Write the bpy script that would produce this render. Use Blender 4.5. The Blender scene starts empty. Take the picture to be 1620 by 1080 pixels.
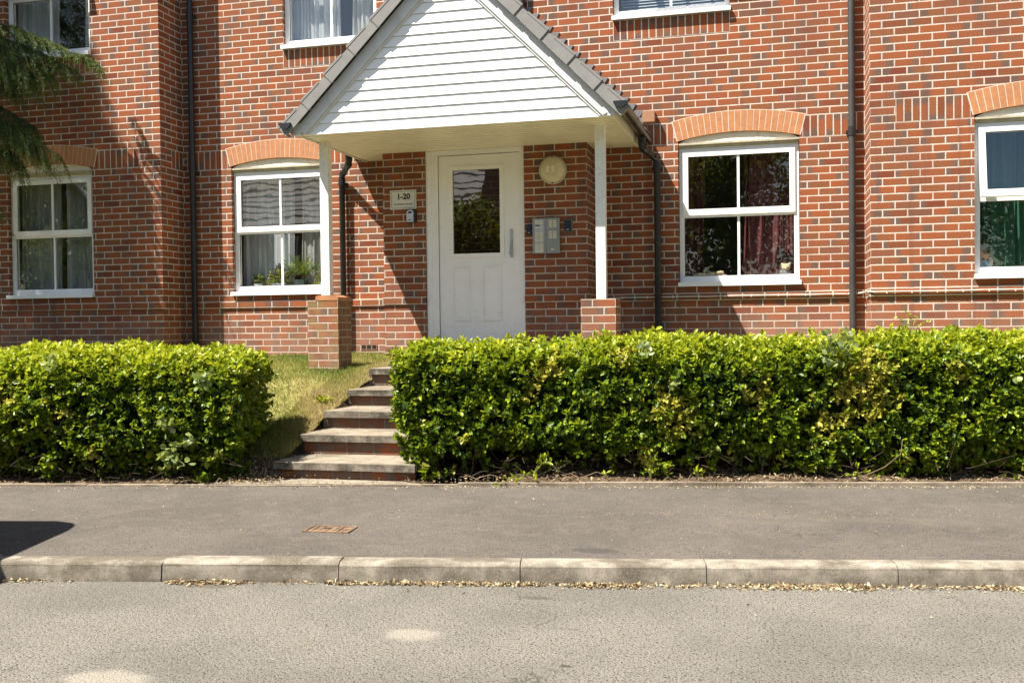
import bpy, math, random
import numpy as np
from mathutils import Vector, Matrix
random.seed(7); RNG = np.random.default_rng(11)
S = bpy.context.scene
COL = S.collection
# ------------------------------------------------------------------ camera
cam_d = bpy.data.cameras.new('camera'); cam = bpy.data.objects.new('camera', cam_d); COL.objects.link(cam)
def _cam():
    yaw, pit, rol = -0.2539083, -0.0186989, -0.0120253
    fw = Vector((math.sin(yaw)*math.cos(pit), math.cos(yaw)*math.cos(pit), math.sin(pit)))
    rt = Vector((math.cos(yaw), -math.sin(yaw), 0)); up = rt.cross(fw)
    r2 = rt*math.cos(rol) + up*math.sin(rol); u2 = -rt*math.sin(rol) + up*math.cos(rol)
    m = Matrix((r2, u2, -fw)).transposed().to_4x4(); m.translation = Vector((0.67464, -10.82397, 1.30))
    return m
cam.matrix_world = _cam()
cam_d.sensor_width = 36; cam_d.lens = 35.53; cam_d.clip_start = .05; cam_d.clip_end = 2000
S.camera = cam
# ------------------------------------------------------------------ world, sun, exposure
SUN = Vector((-1.12, -1.0, 2.41)).normalized()
W = bpy.data.worlds.new('World'); S.world = W; W.use_nodes = True
nt = W.node_tree; nt.nodes.clear()
sky = nt.nodes.new('ShaderNodeTexSky'); sky.sky_type = 'NISHITA'; sky.sun_disc = False
sky.sun_elevation = math.asin(SUN.z); sky.sun_rotation = math.atan2(SUN.x, SUN.y)
sky.air_density = 1.2; sky.dust_density = 1.2
bg = nt.nodes.new('ShaderNodeBackground'); bg.inputs[1].default_value = 0.052
wo = nt.nodes.new('ShaderNodeOutputWorld'); nt.links.new(sky.outputs[0], bg.inputs[0]); nt.links.new(bg.outputs[0], wo.inputs[0])
sun_d = bpy.data.lights.new('sun', 'SUN'); sun_d.energy = 5.0; sun_d.angle = math.radians(.53); sun_d.color = (1, .93, .83)
sun = bpy.data.objects.new('sun', sun_d); COL.objects.link(sun)
sun.rotation_euler = SUN.to_track_quat('Z', 'Y').to_euler()
S.view_settings.view_transform = 'Standard'; S.view_settings.look = 'None'
S.view_settings.exposure = 1.36; S.view_settings.gamma = 1
S.render.engine = 'CYCLES'
try: S.cycles.transparent_max_bounces = 16; S.cycles.max_bounces = 8
except Exception: pass

# ------------------------------------------------------------------ helpers: tagging, meshes
def tag(o, label=None, cat=None, group=None, kind=None):
    if label: o['label'] = label
    if cat: o['category'] = cat
    if group: o['group'] = group
    if kind: o['kind'] = kind
    return o
def thing(name, label, cat, loc=(0, 0, 0), group=None):
    o = bpy.data.objects.new(name, None); COL.objects.link(o); o.location = loc; o.empty_display_size = .1
    bpy.context.view_layer.update()
    return tag(o, label, cat, group)
def wloc(o):
    v = Vector((0, 0, 0))
    while o is not None: v = v + o.location; o = o.parent
    return v
class MB:
    """collects faces in world coordinates and links them as ONE mesh object"""
    def __init__(s): s.v = []; s.f = []; s.uv = []; s.mi = []
    def face(s, pts, uv=None, mi=0):
        b = len(s.v); s.v += [tuple(p) for p in pts]; s.f.append(tuple(range(b, b+len(pts)))); s.mi.append(mi)
        s.uv += list(uv) if uv else [(0, 0)]*len(pts)
    def box(s, x0, x1, y0, y1, z0, z1, mi=0, M=None):
        P = [Vector((x, y, z)) for z in (z0, z1) for y in (y0, y1) for x in (x0, x1)]
        if M is not None: P = [M @ q for q in P]
        for idx, ax in (((0, 1, 5, 4), 'y'), ((3, 2, 6, 7), 'y'), ((2, 0, 4, 6), 'x'), ((1, 3, 7, 5), 'x'), ((4, 5, 7, 6), 'z'), ((2, 3, 1, 0), 'z')):
            q = [P[i] for i in idx]
            if ax == 'y': uv = [(p.x, p.z) for p in q]
            elif ax == 'x': uv = [(p.y, p.z) for p in q]
            else: uv = [(p.x, p.y) for p in q]
            s.face(q, uv, mi)
    def prism(s, poly, y0, y1, mi=0, M=None):
        """poly in x,z (counter clockwise seen from -y)"""
        a = [Vector((x, y0, z)) for x, z in poly]; b = [Vector((x, y1, z)) for x, z in poly]
        if M is not None: a = [M @ q for q in a]; b = [M @ q for q in b]
        s.face(a, [(q.x, q.z) for q in a], mi); s.face(b[::-1], [(q.x, q.z) for q in b[::-1]], mi)
        n = len(poly)
        for i in range(n):
            j = (i+1) % n; s.face([a[j], a[i], b[i], b[j]], [(0, 0), (0, 1), (1, 1), (1, 0)], mi)
    def tube(s, pts, r, n=10, cap=True, mi=0):
        pts = [Vector(p) for p in pts]; R = r if isinstance(r, (list, tuple)) else [r]*len(pts)
        rings = []; prev = None
        for i, p in enumerate(pts):
            d = (pts[min(i+1, len(pts)-1)] - pts[max(i-1, 0)]).normalized()
            if prev is None:
                a = d.cross(Vector((0, 0, 1)));  a = a if a.length > .05 else d.cross(Vector((1, 0, 0)))
            else: a = prev - d*prev.dot(d)
            a.normalize(); prev = a; b = d.cross(a)
            rings.append([p + (a*math.cos(2*math.pi*k/n) + b*math.sin(2*math.pi*k/n))*R[i] for k in range(n)])
        base = len(s.v)
        for rg in rings: s.v += [tuple(q) for q in rg]
        def add(f): s.f.append(f); s.mi.append(mi); s.uv += [(0, 0)]*len(f)
        for i in range(len(rings)-1):
            for k in range(n):
                k2 = (k+1) % n; add((base+i*n+k, base+(i+1)*n+k, base+(i+1)*n+k2, base+i*n+k2))
        if cap:
            add(tuple(base+k for k in range(n))); e = base+(len(rings)-1)*n; add(tuple(e+n-1-k for k in range(n)))
    def lathe(s, prof, c, axis='y', n=28, mi=0):
        """prof: (r, h) pairs; h along the axis from c"""
        c = Vector(c); base = len(s.v)
        for r, h in prof:
            for k in range(n):
                a = 2*math.pi*k/n
                if axis == 'y': s.v.append(tuple(c + Vector((r*math.cos(a), h, r*math.sin(a)))))
                else: s.v.append(tuple(c + Vector((r*math.cos(a), r*math.sin(a), h))))
        for i in range(len(prof)-1):
            for k in range(n):
                k2 = (k+1) % n; f = (base+i*n+k, base+i*n+k2, base+(i+1)*n+k2, base+(i+1)*n+k)
                s.f.append(f if axis == 'z' else f[::-1]); s.mi.append(mi); s.uv += [(0, 0)]*4
    def build(s, name, mat, parent=None, smooth=False, bevel=0, label=None):
        me = bpy.data.meshes.new(name); off = wloc(parent) if parent is not None else Vector((0, 0, 0))
        me.from_pydata([tuple(Vector(p)-off) for p in s.v], [], s.f)
        ul = me.uv_layers.new(name='UVMap'); ul.data.foreach_set('uv', np.array(s.uv, dtype=np.float32).ravel())
        for m in (mat if isinstance(mat, (list, tuple)) else [mat]): me.materials.append(m)
        me.polygons.foreach_set('material_index', s.mi)
        if smooth: me.polygons.foreach_set('use_smooth', [True]*len(s.f))
        me.update()
        o = bpy.data.objects.new(name, me); COL.objects.link(o)
        if parent is not None: o.parent = parent
        if smooth:
            md = o.modifiers.new('split', 'EDGE_SPLIT'); md.split_angle = math.radians(40)
        if bevel:
            md = o.modifiers.new('bevel', 'BEVEL'); md.width = bevel; md.segments = 2; md.limit_method = 'ANGLE'; md.angle_limit = math.radians(40)
        if label: o['label'] = label
        return o
def npmesh(name, V, F, mat, parent=None, attr=None, attr_name='tint', smooth=False):
    """fast mesh from numpy: V (n,3), F (m,k) ; attr: per-vertex float array (n,3)"""
    off = wloc(parent) if parent is not None else Vector((0, 0, 0))
    me = bpy.data.meshes.new(name); V = np.asarray(V, dtype=np.float32) - np.array(off, dtype=np.float32); F = np.asarray(F, dtype=np.int32)
    me.vertices.add(len(V)); me.vertices.foreach_set('co', V.ravel())
    k = F.shape[1]; me.loops.add(F.size); me.loops.foreach_set('vertex_index', F.ravel())
    me.polygons.add(len(F)); me.polygons.foreach_set('loop_start', np.arange(len(F), dtype=np.int32)*k)
    me.polygons.foreach_set('loop_total', np.full(len(F), k, dtype=np.int32))
    me.update(calc_edges=True)
    if attr is not None:
        a = me.attributes.new(attr_name, 'FLOAT_VECTOR', 'POINT'); a.data.foreach_set('vector', np.asarray(attr, dtype=np.float32).ravel())
    if smooth: me.polygons.foreach_set('use_smooth', [True]*len(F))
    me.materials.append(mat); o = bpy.data.objects.new(name, me); COL.objects.link(o)
    if parent is not None: o.parent = parent
    return o
def copy_tree(o, parent=None):
    kids = list(o.children); c = o.copy(); COL.objects.link(c); c.parent = parent
    for k in kids: copy_tree(k, c)
    return c

# ------------------------------------------------------------------ street frame: s along the kerb, n from the kerb face towards the building
KA = math.radians(10.4); K0 = Vector((-.558, -5.968, 0)); UU = Vector((math.cos(KA), math.sin(KA), 0)); NN = Vector((-math.sin(KA), math.cos(KA), 0))
def SN(s, n, z=0.): return K0 + UU*s + NN*n + Vector((0, 0, z))
SM = Matrix((UU, NN, Vector((0, 0, 1)))).transposed().to_4x4(); SM.translation = K0
NZ = ([-40, 0, 0.12, 2.15, 2.2, 2.5, 2.9, 3.35, 3.84, 4.33, 4.87, 6.3, 8, 40], [0, 0, .1, .135, .165, .215, .365, .525, .665, .785, .835, .93, .95, .95])
def lz(X, Y):
    n = (X-K0.x)*NN.x+(Y-K0.y)*NN.y; z = gz(n)+.010*(np.sin(X*7)*np.sin(Y*9)); st = np.interp(Y, [-4.1, -3.9, -3.46, -3.01, -2.53, -2.01, -1.5, 0], [.14, .17, .325, .47, .62, .775, .90, .95])
    w = np.clip(1-(-3.0-X)/.42, 0, 1)*(X < -2.9); return z+np.maximum(st-z, 0)*w*w*(3-2*w)
def gz(n): return np.interp(n, NZ[0], NZ[1])

# ------------------------------------------------------------------ materials
class NG:
    def __init__(s, name):
        s.m = bpy.data.materials.new(name); s.m.use_nodes = True; s.t = s.m.node_tree; s.t.nodes.clear()
        s.out = s.n('ShaderNodeOutputMaterial')
    def n(s, typ, **kw):
        nd = s.t.nodes.new(typ)
        for k, v in kw.items(): setattr(nd, k, v)
        return nd
    def set(s, sock, val):
        if hasattr(val, 'links') or isinstance(val, bpy.types.NodeSocket): s.t.links.new(val, sock)
        else: sock.default_value = val
    def math(s, op, a, b=None, c=None):
        nd = s.n('ShaderNodeMath', operation=op); s.set(nd.inputs[0], a)
        if b is not None: s.set(nd.inputs[1], b)
        if c is not None: s.set(nd.inputs[2], c)
        return nd.outputs[0]
    def noise(s, vec, scale, detail=4, rough=.55, dim='3D'):
        nd = s.n('ShaderNodeTexNoise', noise_dimensions=dim); nd.inputs['Scale'].default_value = scale; nd.inputs['Detail'].default_value = detail
        nd.inputs['Roughness'].default_value = rough
        if vec is not None: s.t.links.new(vec, nd.inputs['Vector'])
        return nd.outputs[0]
    def voro(s, vec, scale, feature='F1', out='Distance'):
        nd = s.n('ShaderNodeTexVoronoi', feature=feature); nd.inputs['Scale'].default_value = scale
        if vec is not None: s.t.links.new(vec, nd.inputs['Vector'])
        return nd.outputs[out]
    def rng(s, v, a, b, c=0., d=1., smooth=False):
        nd = s.n('ShaderNodeMapRange'); nd.interpolation_type = 'SMOOTHSTEP' if smooth else 'LINEAR'
        for i, x in enumerate((v, a, b, c, d)): s.set(nd.inputs[i], x)
        return nd.outputs[0]
    def mix(s, f, a, b, mode='MIX'):
        nd = s.n('ShaderNodeMix', data_type='RGBA', blend_type=mode); s.set(nd.inputs[0], f)
        for i, v in ((6, a), (7, b)):
            s.set(nd.inputs[i], (*v, 1) if isinstance(v, tuple) and len(v) == 3 else v)
        return nd.outputs[2]
    def ramp(s, f, stops):
        nd = s.n('ShaderNodeValToRGB'); e = nd.color_ramp.elements
        while len(e) < len(stops): e.new(.5)
        for i, (p, c) in enumerate(stops): e[i].position = p; e[i].color = (*c, 1)
        s.set(nd.inputs[0], f); return nd.outputs[0]
    def obj(s): return s.n('ShaderNodeTexCoord').outputs['Object']
    def geo(s): return s.n('ShaderNodeNewGeometry').outputs['Position']
    def xyz(s, v):
        nd = s.n('ShaderNodeSeparateXYZ'); s.t.links.new(v, nd.inputs[0]); return nd.outputs
    def comb(s, x, y, z=0.):
        nd = s.n('ShaderNodeCombineXYZ')
        for i, v in enumerate((x, y, z)): s.set(nd.inputs[i], v)
        return nd.outputs[0]
    def bump(s, h, dist=.002, strength=1., normal=None):
        nd = s.n('ShaderNodeBump'); nd.inputs['Distance'].default_value = dist; nd.inputs['Strength'].default_value = strength; s.set(nd.inputs['Height'], h)
        if normal is not None: s.t.links.new(normal, nd.inputs['Normal'])
        return nd.outputs[0]
    def pbr(s, color, rough=.6, metal=0., spec=.5, normal=None, out=True, **kw):
        b = s.n('ShaderNodeBsdfPrincipled'); s.set(b.inputs['Base Color'], (*color, 1) if isinstance(color, tuple) and len(color) == 3 else color)
        s.set(b.inputs['Roughness'], rough); b.inputs['Metallic'].default_value = metal; b.inputs['Specular IOR Level'].default_value = spec
        if normal is not None: s.t.links.new(normal, b.inputs['Normal'])
        for k, v in kw.items(): s.set(b.inputs[k.replace('_', ' ')], v)
        if out: s.t.links.new(b.outputs[0], s.out.inputs[0])
        return b.outputs[0]

def plain(name, color, rough=.5, metal=0., spec=.5, var=.08, scale=6., bump=.0, bscale=80., dirt=None, dirt_amt=.0):
    """a painted / moulded surface: slight colour wander, optional dirt patches, fine bump"""
    g = NG(name); P = g.geo()
    n1 = g.noise(P, scale, 5); f = g.rng(n1, .3, .7, 0, 1)
    c = g.mix(f, tuple(x*(1-var) for x in color), tuple(min(1, x*(1+var)) for x in color))
    if dirt:
        d = g.rng(g.noise(P, scale*1.7, 8, .7), .52, .75, 0, dirt_amt); c = g.mix(d, c, dirt)
    nm = g.bump(g.noise(P, bscale, 3), bump) if bump else None
    g.pbr(c, g.rng(n1, .3, .7, rough*.9, min(1, rough*1.1)), metal, spec, nm); return g.m

def brick_mat(name, offset=.5, efflo=True, grime=False, algae=0.):
    """bricks from the UV map: u in brick lengths, v in courses"""
    g = NG(name); uv = g.n('ShaderNodeUVMap').outputs[0]; x, y, _ = g.xyz(uv)
    row = g.math('FLOOR', y); u2 = g.math('ADD', x, g.math('MULTIPLY', g.math('FLOORED_MODULO', row, 2.), offset))
    col = g.math('FLOOR', u2); fx = g.math('FRACT', u2); fz = g.math('FRACT', y)
    met = g.comb(g.math('MULTIPLY', x, .225), g.math('MULTIPLY', y, .075), 0.)
    wn = g.n('ShaderNodeTexWhiteNoise', noise_dimensions='3D'); g.t.links.new(g.comb(col, row, 3.3), wn.inputs[0])
    r1 = wn.outputs[0]; rc = g.n('ShaderNodeSeparateColor'); g.t.links.new(wn.outputs[1], rc.inputs[0]); r2, r3, r4 = rc.outputs
    wob = g.math('MULTIPLY', g.math('SUBTRACT', g.noise(met, 60, 3), .5), .006)
    wob2 = g.math('MULTIPLY', g.math('SUBTRACT', g.noise(met, 9, 2), .5), .005)
    dx = g.math('MULTIPLY', g.math('MINIMUM', fx, g.math('SUBTRACT', 1., fx)), .225)
    dz = g.math('MULTIPLY', g.math('MINIMUM', fz, g.math('SUBTRACT', 1., fz)), .075)
    d = g.math('ADD', g.math('ADD', g.math('MINIMUM', dx, dz), wob), wob2)
    mask = g.rng(d, .0050, .0078, 0, 1, True)
    base = g.ramp(r1, [(0, (.125, .034, .019)), (.2, (.22, .050, .021)), (.42, (.29, .067, .024)), (.62, (.34, .090, .029)), (.8, (.27, .110, .042)), (1, (.19, .046, .023))])
    # drag-faced streaks
    st = g.noise(g.comb(g.math('MULTIPLY', x, 4.), g.math('MULTIPLY', y, 7.), 0.), 3.2, 6, .7)
    base = g.mix(g.rng(st, .36, .64, 0, .85), base, g.mix(r2, (.36, .150, .058), (.15, .038, .020)))
    # kiss marks: one end of many bricks is burnt grey
    pos = g.mix(g.math('GREATER_THAN', r2, .5), g.comb(fx, fx, fx), g.comb(*(g.math('SUBTRACT', 1., fx),)*3))
    px = g.xyz(pos)[0]; st2 = g.math('MULTIPLY', g.math('SUBTRACT', g.noise(met, 38, 4, .6), .5), .35)
    kis = g.rng(g.math('ADD', px, st2), g.math('ADD', .45, g.math('MULTIPLY', r3, .35)), g.math('ADD', .72, g.math('MULTIPLY', r3, .35)), 0, 1, True)
    kis = g.math('MULTIPLY', kis, g.rng(r4, .22, .42, 0, .88))
    base = g.mix(kis, base, g.mix(r3, (.120, .075, .058), (.120, .103, .092)))
    whole = g.rng(r4, .0, .13, .6, 0); base = g.mix(whole, base, (.115, .072, .058))
    mort = g.mix(g.noise(met, 25, 4), (.50, .41, .34), (.66, .56, .475)) if not grime else g.mix(g.noise(met, 25, 4), (.10, .085, .07), (.24, .20, .165))
    c = g.mix(mask, mort, base)
    if efflo:   # pale salts near the damp course and smudges here and there
        P = g.geo(); z = g.xyz(P)[2]
        low = g.math('MULTIPLY', g.rng(z, 1.15, 1.52, 1, 0), g.rng(g.noise(P, 2.2, 3), .35, .65, .25, .75))
        c = g.mix(g.math('MULTIPLY', low, .62), c, (.33, .225, .18))
        sm = g.rng(g.noise(P, 5.5, 6, .65), .66, .78, 0, .35); c = g.mix(sm, c, (.42, .33, .27))
        dk = g.rng(g.noise(P, 1.3, 5, .6), .50, .66, 0, .34); c = g.mix(dk, c, (.12, .065, .05)); px_, py_, pz_ = g.xyz(P)
        run = g.rng(g.noise(g.comb(g.math('MULTIPLY', px_, 9.), g.math('MULTIPLY', py_, 9.), g.math('MULTIPLY', pz_, .5)), 1., 4, .6), .56, .70, 0, .30); c = g.mix(run, c, (.10, .06, .05))
    if algae:
        P = g.geo(); c = g.mix(g.rng(g.noise(P, 7, 6, .7), .42, .58, 0, algae), c, (.27, .185, .075))
    if grime:
        P = g.geo(); c = g.mix(g.rng(g.noise(P, 11, 7, .7), .44, .58, 0, .85), c, (.135, .11, .09))
    h = g.math('ADD', g.math('MULTIPLY', mask, g.math('ADD', .7, g.math('MULTIPLY', g.math('ADD', r3, g.math('MULTIPLY', g.noise(met, 14, 3), .8)), .35))), g.math('MULTIPLY', g.noise(met, 240, 4, .7), .22))
    g.pbr(c, .88, 0, .25, g.bump(h, .0045, .9)); return g.m

def glass_mat(name, tint=(1, 1, 1), r0=.145, wave=.0007):
    """double glazing: clear, with a slightly wavy mirror image on top"""
    g = NG(name); P = g.geo()
    h = g.noise(P, 3.2, 1.5); nm = g.bump(h, wave, 1.)
    tr = g.n('ShaderNodeBsdfTransparent'); tr.inputs[0].default_value = (*tint, 1)
    gl = g.n('ShaderNodeBsdfGlossy'); gl.inputs['Roughness'].default_value = .012; gl.inputs[0].default_value = (1, 1, 1, 1); g.t.links.new(nm, gl.inputs['Normal'])
    gm = g.n('ShaderNodeNewGeometry'); dt = g.n('ShaderNodeVectorMath', operation='DOT_PRODUCT'); g.t.links.new(gm.outputs['Incoming'], dt.inputs[0]); g.t.links.new(gm.outputs['Normal'], dt.inputs[1])
    f5 = g.math('POWER', g.math('SUBTRACT', 1., g.math('ABSOLUTE', dt.outputs['Value'])), 5.); fr = g.math('ADD', r0, g.math('MULTIPLY', f5, 1-r0))   # the same from both sides
    mx = g.n('ShaderNodeMixShader'); g.t.links.new(fr, mx.inputs[0]); g.t.links.new(tr.outputs[0], mx.inputs[1]); g.t.links.new(gl.outputs[0], mx.inputs[2])
    g.t.links.new(mx.outputs[0], g.out.inputs[0]); return g.m

def leaf_mat(name, stops, yellow=(.34, .28, .035), pale=(.16, .20, .09), transl=.35, rough=.36, spec=.5):
    """tint.x = leaf tone, random plus painted sunlight on hedge and cedar, tint.y = 1 on yellowed leaves, tint.z = 1 on pale blue-green ivy leaves"""
    g = NG(name); a = g.n('ShaderNodeAttribute', attribute_name='tint'); x, y, z = g.xyz(a.outputs['Vector'])
    c = g.ramp(x, stops); c = g.mix(y, c, yellow); c = g.mix(z, c, pale)
    b = g.pbr(c, rough, 0, spec, None, out=False)
    t = g.n('ShaderNodeBsdfTranslucent'); g.set(t.inputs[0], g.mix(.5, c, (.42, .46, .02), 'MIX'))
    mx = g.n('ShaderNodeMixShader'); mx.inputs[0].default_value = transl
    g.t.links.new(b, mx.inputs[1]); g.t.links.new(t.outputs[0], mx.inputs[2]); g.t.links.new(mx.outputs[0], g.out.inputs[0]); return g.m

def tint_mat(name, stops, rough=.8, transl=0.):
    g = NG(name); a = g.n('ShaderNodeAttribute', attribute_name='tint'); x, y, z = g.xyz(a.outputs['Vector'])
    c = g.ramp(x, stops); b = g.pbr(c, rough, 0, .3, None, out=transl == 0)
    if transl:
        t = g.n('ShaderNodeBsdfTranslucent'); g.set(t.inputs[0], c); mx = g.n('ShaderNodeMixShader'); mx.inputs[0].default_value = transl
        g.t.links.new(b, mx.inputs[1]); g.t.links.new(t.outputs[0], mx.inputs[2]); g.t.links.new(mx.outputs[0], g.out.inputs[0])
    return g.m

def asphalt_mat(name, lo, hi, scale, bump, stain, patches=(), fine=.5):
    g = NG(name); P = g.geo()
    v = g.voro(P, scale); v2 = g.voro(P, scale*1.9, 'F1', 'Color'); vc = g.n('ShaderNodeSeparateColor'); g.t.links.new(v2, vc.inputs[0])
    big = g.noise(P, 1.1, 4, .6); mid = g.noise(P, 7, 5, .6)
    c = g.mix(g.math('ADD', g.math('MULTIPLY', vc.outputs[0], fine), g.math('MULTIPLY', g.noise(P, scale*.8, 3), 1-fine)), lo, hi)
    c = g.mix(g.rng(big, .40, .60, 0, .34), c, tuple(x*.80 for x in lo)); c = g.mix(g.rng(mid, .50, .62, 0, .30), c, stain)
    gum = g.math('MULTIPLY', g.rng(g.voro(P, 3.1), .035, .05, .55, 0), g.rng(g.noise(P, 2.1, 2), .5, .56, 0, 1)); c = g.mix(gum, c, tuple(x*.5 for x in lo))
    cr = g.n('ShaderNodeTexVoronoi', feature='DISTANCE_TO_EDGE'); cr.inputs['Scale'].default_value = .8; wv = g.n('ShaderNodeVectorMath', operation='ADD'); nz = g.n('ShaderNodeTexNoise'); nz.inputs['Scale'].default_value = 4; nz.inputs['Detail'].default_value = 6
    g.t.links.new(P, nz.inputs['Vector']); g.t.links.new(P, wv.inputs[0]); sc = g.n('ShaderNodeVectorMath', operation='SCALE'); sc.inputs['Scale'].default_value = .5; g.t.links.new(nz.outputs['Color'], sc.inputs[0]); g.t.links.new(sc.outputs[0], wv.inputs[1]); g.t.links.new(wv.outputs[0], cr.inputs['Vector'])
    crk = g.math('MULTIPLY', g.rng(cr.outputs['Distance'], .0015, .006, .5, 0), g.rng(g.noise(P, .9, 3), .54, .60, 0, 1)); c = g.mix(crk, c, tuple(x*.35 for x in lo))
    pit = g.rng(v, 0.02, .22, 0, 1); c = g.mix(g.math('SUBTRACT', 1., g.rng(g.noise(P, scale*.72, 2, .5), .35, .44, 0, 1)), c, tuple(x*.42 for x in lo))
    spk = g.rng(g.voro(P, scale*.33), .0, .075, .75, 0); c = g.mix(spk, c, tuple(min(1, x*1.75) for x in hi))
    x, y, _ = g.xyz(P)
    for (cx, cy, rx, ry, colr, amt) in patches:
        dd = g.math('SQRT', g.math('ADD', g.math('POWER', g.math('DIVIDE', g.math('SUBTRACT', x, cx), rx), 2.), g.math('POWER', g.math('DIVIDE', g.math('SUBTRACT', y, cy), ry), 2.)))
        dd = g.math('ADD', dd, g.math('MULTIPLY', g.math('SUBTRACT', g.noise(P, 14, 4), .5), .9)); c = g.mix(g.rng(dd, .55, 1.15, amt, 0, True), c, colr)
    h = g.math('ADD', g.math('MULTIPLY', g.math('SUBTRACT', 1., v), .7), g.noise(P, scale*.9, 3, .7))
    g.pbr(c, .9, 0, .25, g.bump(h, bump, 1.)); return g.m

def concrete_mat(name, lo, hi, stain=(.16, .13, .09), stain_amt=.5, scale=9, bump=.0015, edge_grime=None):
    g = NG(name); P = g.geo(); n1 = g.noise(P, scale, 8, .65); n2 = g.noise(P, scale*.35, 5, .6); sp = g.noise(P, 170, 2)
    c = g.mix(g.rng(n1, .38, .62), lo, hi); c = g.mix(g.rng(n2, .47, .60, 0, stain_amt), c, stain)
    c = g.mix(g.rng(sp, .54, .64, 0, .5), c, tuple(x*.6 for x in lo)); c = g.mix(g.rng(sp, .46, .36, 0, .35), c, tuple(min(1, x*1.3) for x in hi))
    if edge_grime:
        z = g.xyz(P)[2]
        for z0, z1, amt in edge_grime:
            m = g.math('MULTIPLY', g.rng(g.math('ABSOLUTE', g.math('SUBTRACT', z, z0)), 0, z1, 1, 0), g.rng(g.noise(P, 5, 6, .65), .42, .58, .1, 1))
            c = g.mix(g.math('MULTIPLY', m, amt), c, (.10, .085, .065))
    g.pbr(c, .92, 0, .2, g.bump(g.math('ADD', g.noise(P, 260, 3, .7), g.math('MULTIPLY', n1, .6)), bump)); return g.m

M = {}
M['brick'] = brick_mat('brick_stretcher'); M['soldier'] = brick_mat('brick_soldier', 0., efflo=True)
M['brick_clean'] = brick_mat('brick_pier', .5, efflo=False)
M['orange'] = plain('smooth_orange_brick', (.43, .185, .075), .8, var=.16, scale=14, bump=.0012, bscale=120, dirt=(.40, .30, .23), dirt_amt=.3)
M['mortar'] = plain('mortar', (.62, .50, .40), .95, var=.12, scale=30, bump=.002)
M['white'] = plain('white_upvc', (.88, .88, .875), .32, var=.03, scale=5, dirt=(.55, .52, .44), dirt_amt=.25)
M['whited'] = plain('white_upvc_weathered', (.78, .765, .70), .4, var=.05, scale=7, dirt=(.40, .38, .28), dirt_amt=.45)
M['clad'] = plain('white_cladding', (.86, .86, .85), .45, var=.02, scale=2, dirt=(.66, .63, .55), dirt_amt=.18)
M['soffit'] = plain('bounce_tinted_soffit', (.87, .82, .69), .38, var=.05, scale=3, dirt=(.45, .40, .28), dirt_amt=.35)  # cream tint stands in for light bounced up from below
M['cornice'] = plain('tan_cornice', (.46, .42, .31), .7, var=.15, scale=10, bump=.001, dirt=(.2, .19, .13), dirt_amt=.6)
M['cream'] = plain('cream_stone', (.80, .74, .60), .7, var=.06, scale=9, bump=.001, dirt=(.40, .37, .26), dirt_amt=.5)
M['paint'] = plain('flaking_white_paint', (.83, .82, .78), .6, var=.05, scale=10, bump=.0008, bscale=200, dirt=(.36, .30, .22), dirt_amt=.55)
M['grey_board'] = plain('grey_white_board', (.64, .64, .63), .5, var=.05, scale=5, dirt=(.35, .34, .30), dirt_amt=.4)
M['tile'] = plain('grey_concrete_tile', (.215, .21, .20), .75, var=.12, scale=8, bump=.001, bscale=150, dirt=(.32, .30, .27), dirt_amt=.4)
M['lead'] = plain('lead_sheet', (.16, .165, .175), .55, .3, var=.2, scale=10, bump=.001)
M['black'] = plain('black_plastic', (.016, .017, .020), .35, var=.25, scale=6, dirt=(.06, .055, .05), dirt_amt=.5)
M['grey_pipe'] = plain('sunlit_black_plastic', (.042, .041, .042), .5, var=.2, scale=6, dirt=(.08, .07, .062), dirt_amt=.4)  # black plastic lightened to the grey it shows in sun
M['brown_gutter'] = plain('brown_black_gutter', (.040, .024, .019), .3, var=.2, scale=6)
M['cable'] = plain('pale_conduit', (.60, .57, .52), .5, var=.15, scale=9, dirt=(.25, .22, .17), dirt_amt=.5)
M['metal'] = plain('satin_grey_metal', (.33, .335, .32), .42, .55, var=.05, scale=5)
M['chrome'] = plain('dull_silver', (.55, .56, .56), .35, .8, var=.08, scale=9)
M['navy'] = plain('dark_blue_plastic', (.012, .017, .035), .35, var=.1)
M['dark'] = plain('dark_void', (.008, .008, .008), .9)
M['ivory'] = plain('ivory_label', (.72, .68, .52), .5, var=.08, scale=40)
M['lamp'] = plain('yellowed_prismatic_glass', (.62, .575, .40), .22, var=.12, scale=22, bump=.0012, bscale=45)
M['lampin'] = plain('lamp_tray', (.74, .68, .50), .5)
M['plate'] = plain('off_white_sign_face', (.66, .66, .60), .35, var=.06, scale=30)
M['ink'] = plain('black_ink', (.012, .014, .014), .5)
M['ink2'] = plain('faded_ink', (.09, .105, .095), .5)
M['glass'] = glass_mat('window_glass', (.93, .95, .94))
M['glass_dark'] = glass_mat('door_glass', (.50, .51, .47), .14, .0010)
M['room'] = plain('room_plaster', (.30, .28, .26), .9)
M['road'] = asphalt_mat('road_asphalt', (.092, .086, .073), (.310, .288, .245), 125, .007, (.185, .17, .135),
    [(-.80, -6.86, .13, .09, (.36, .33, .27), .55), (-1.72, -7.62, .20, .12, (.37, .34, .275), .55), (-2.10, -6.33, .16, .05, (.09, .075, .05), .6), (-.42, -6.20, .10, .03, (.08, .075, .06), .7), (-.10, -7.10, .025, .014, (.05, .04, .02), .8)])
M['pave'] = asphalt_mat('pavement_asphalt', (.070, .061, .053), (.176, .156, .133), 170, .0026, (.17, .145, .11),
    [(-.25, -5.62, .16, .06, (.055, .05, .046), .7), (1.2, -4.55, 1.1, .10, (.20, .17, .115), .10), (.5, -4.75, .5, .05, (.2, .17, .115), .10)], .4)
M['kerb'] = concrete_mat('kerb_concrete', (.20, .178, .138), (.36, .325, .265), (.095, .078, .056), .85, 9, .003, [(.0, .05, .9), (.084, .011, .95), (.05, .03, .35)])
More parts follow.
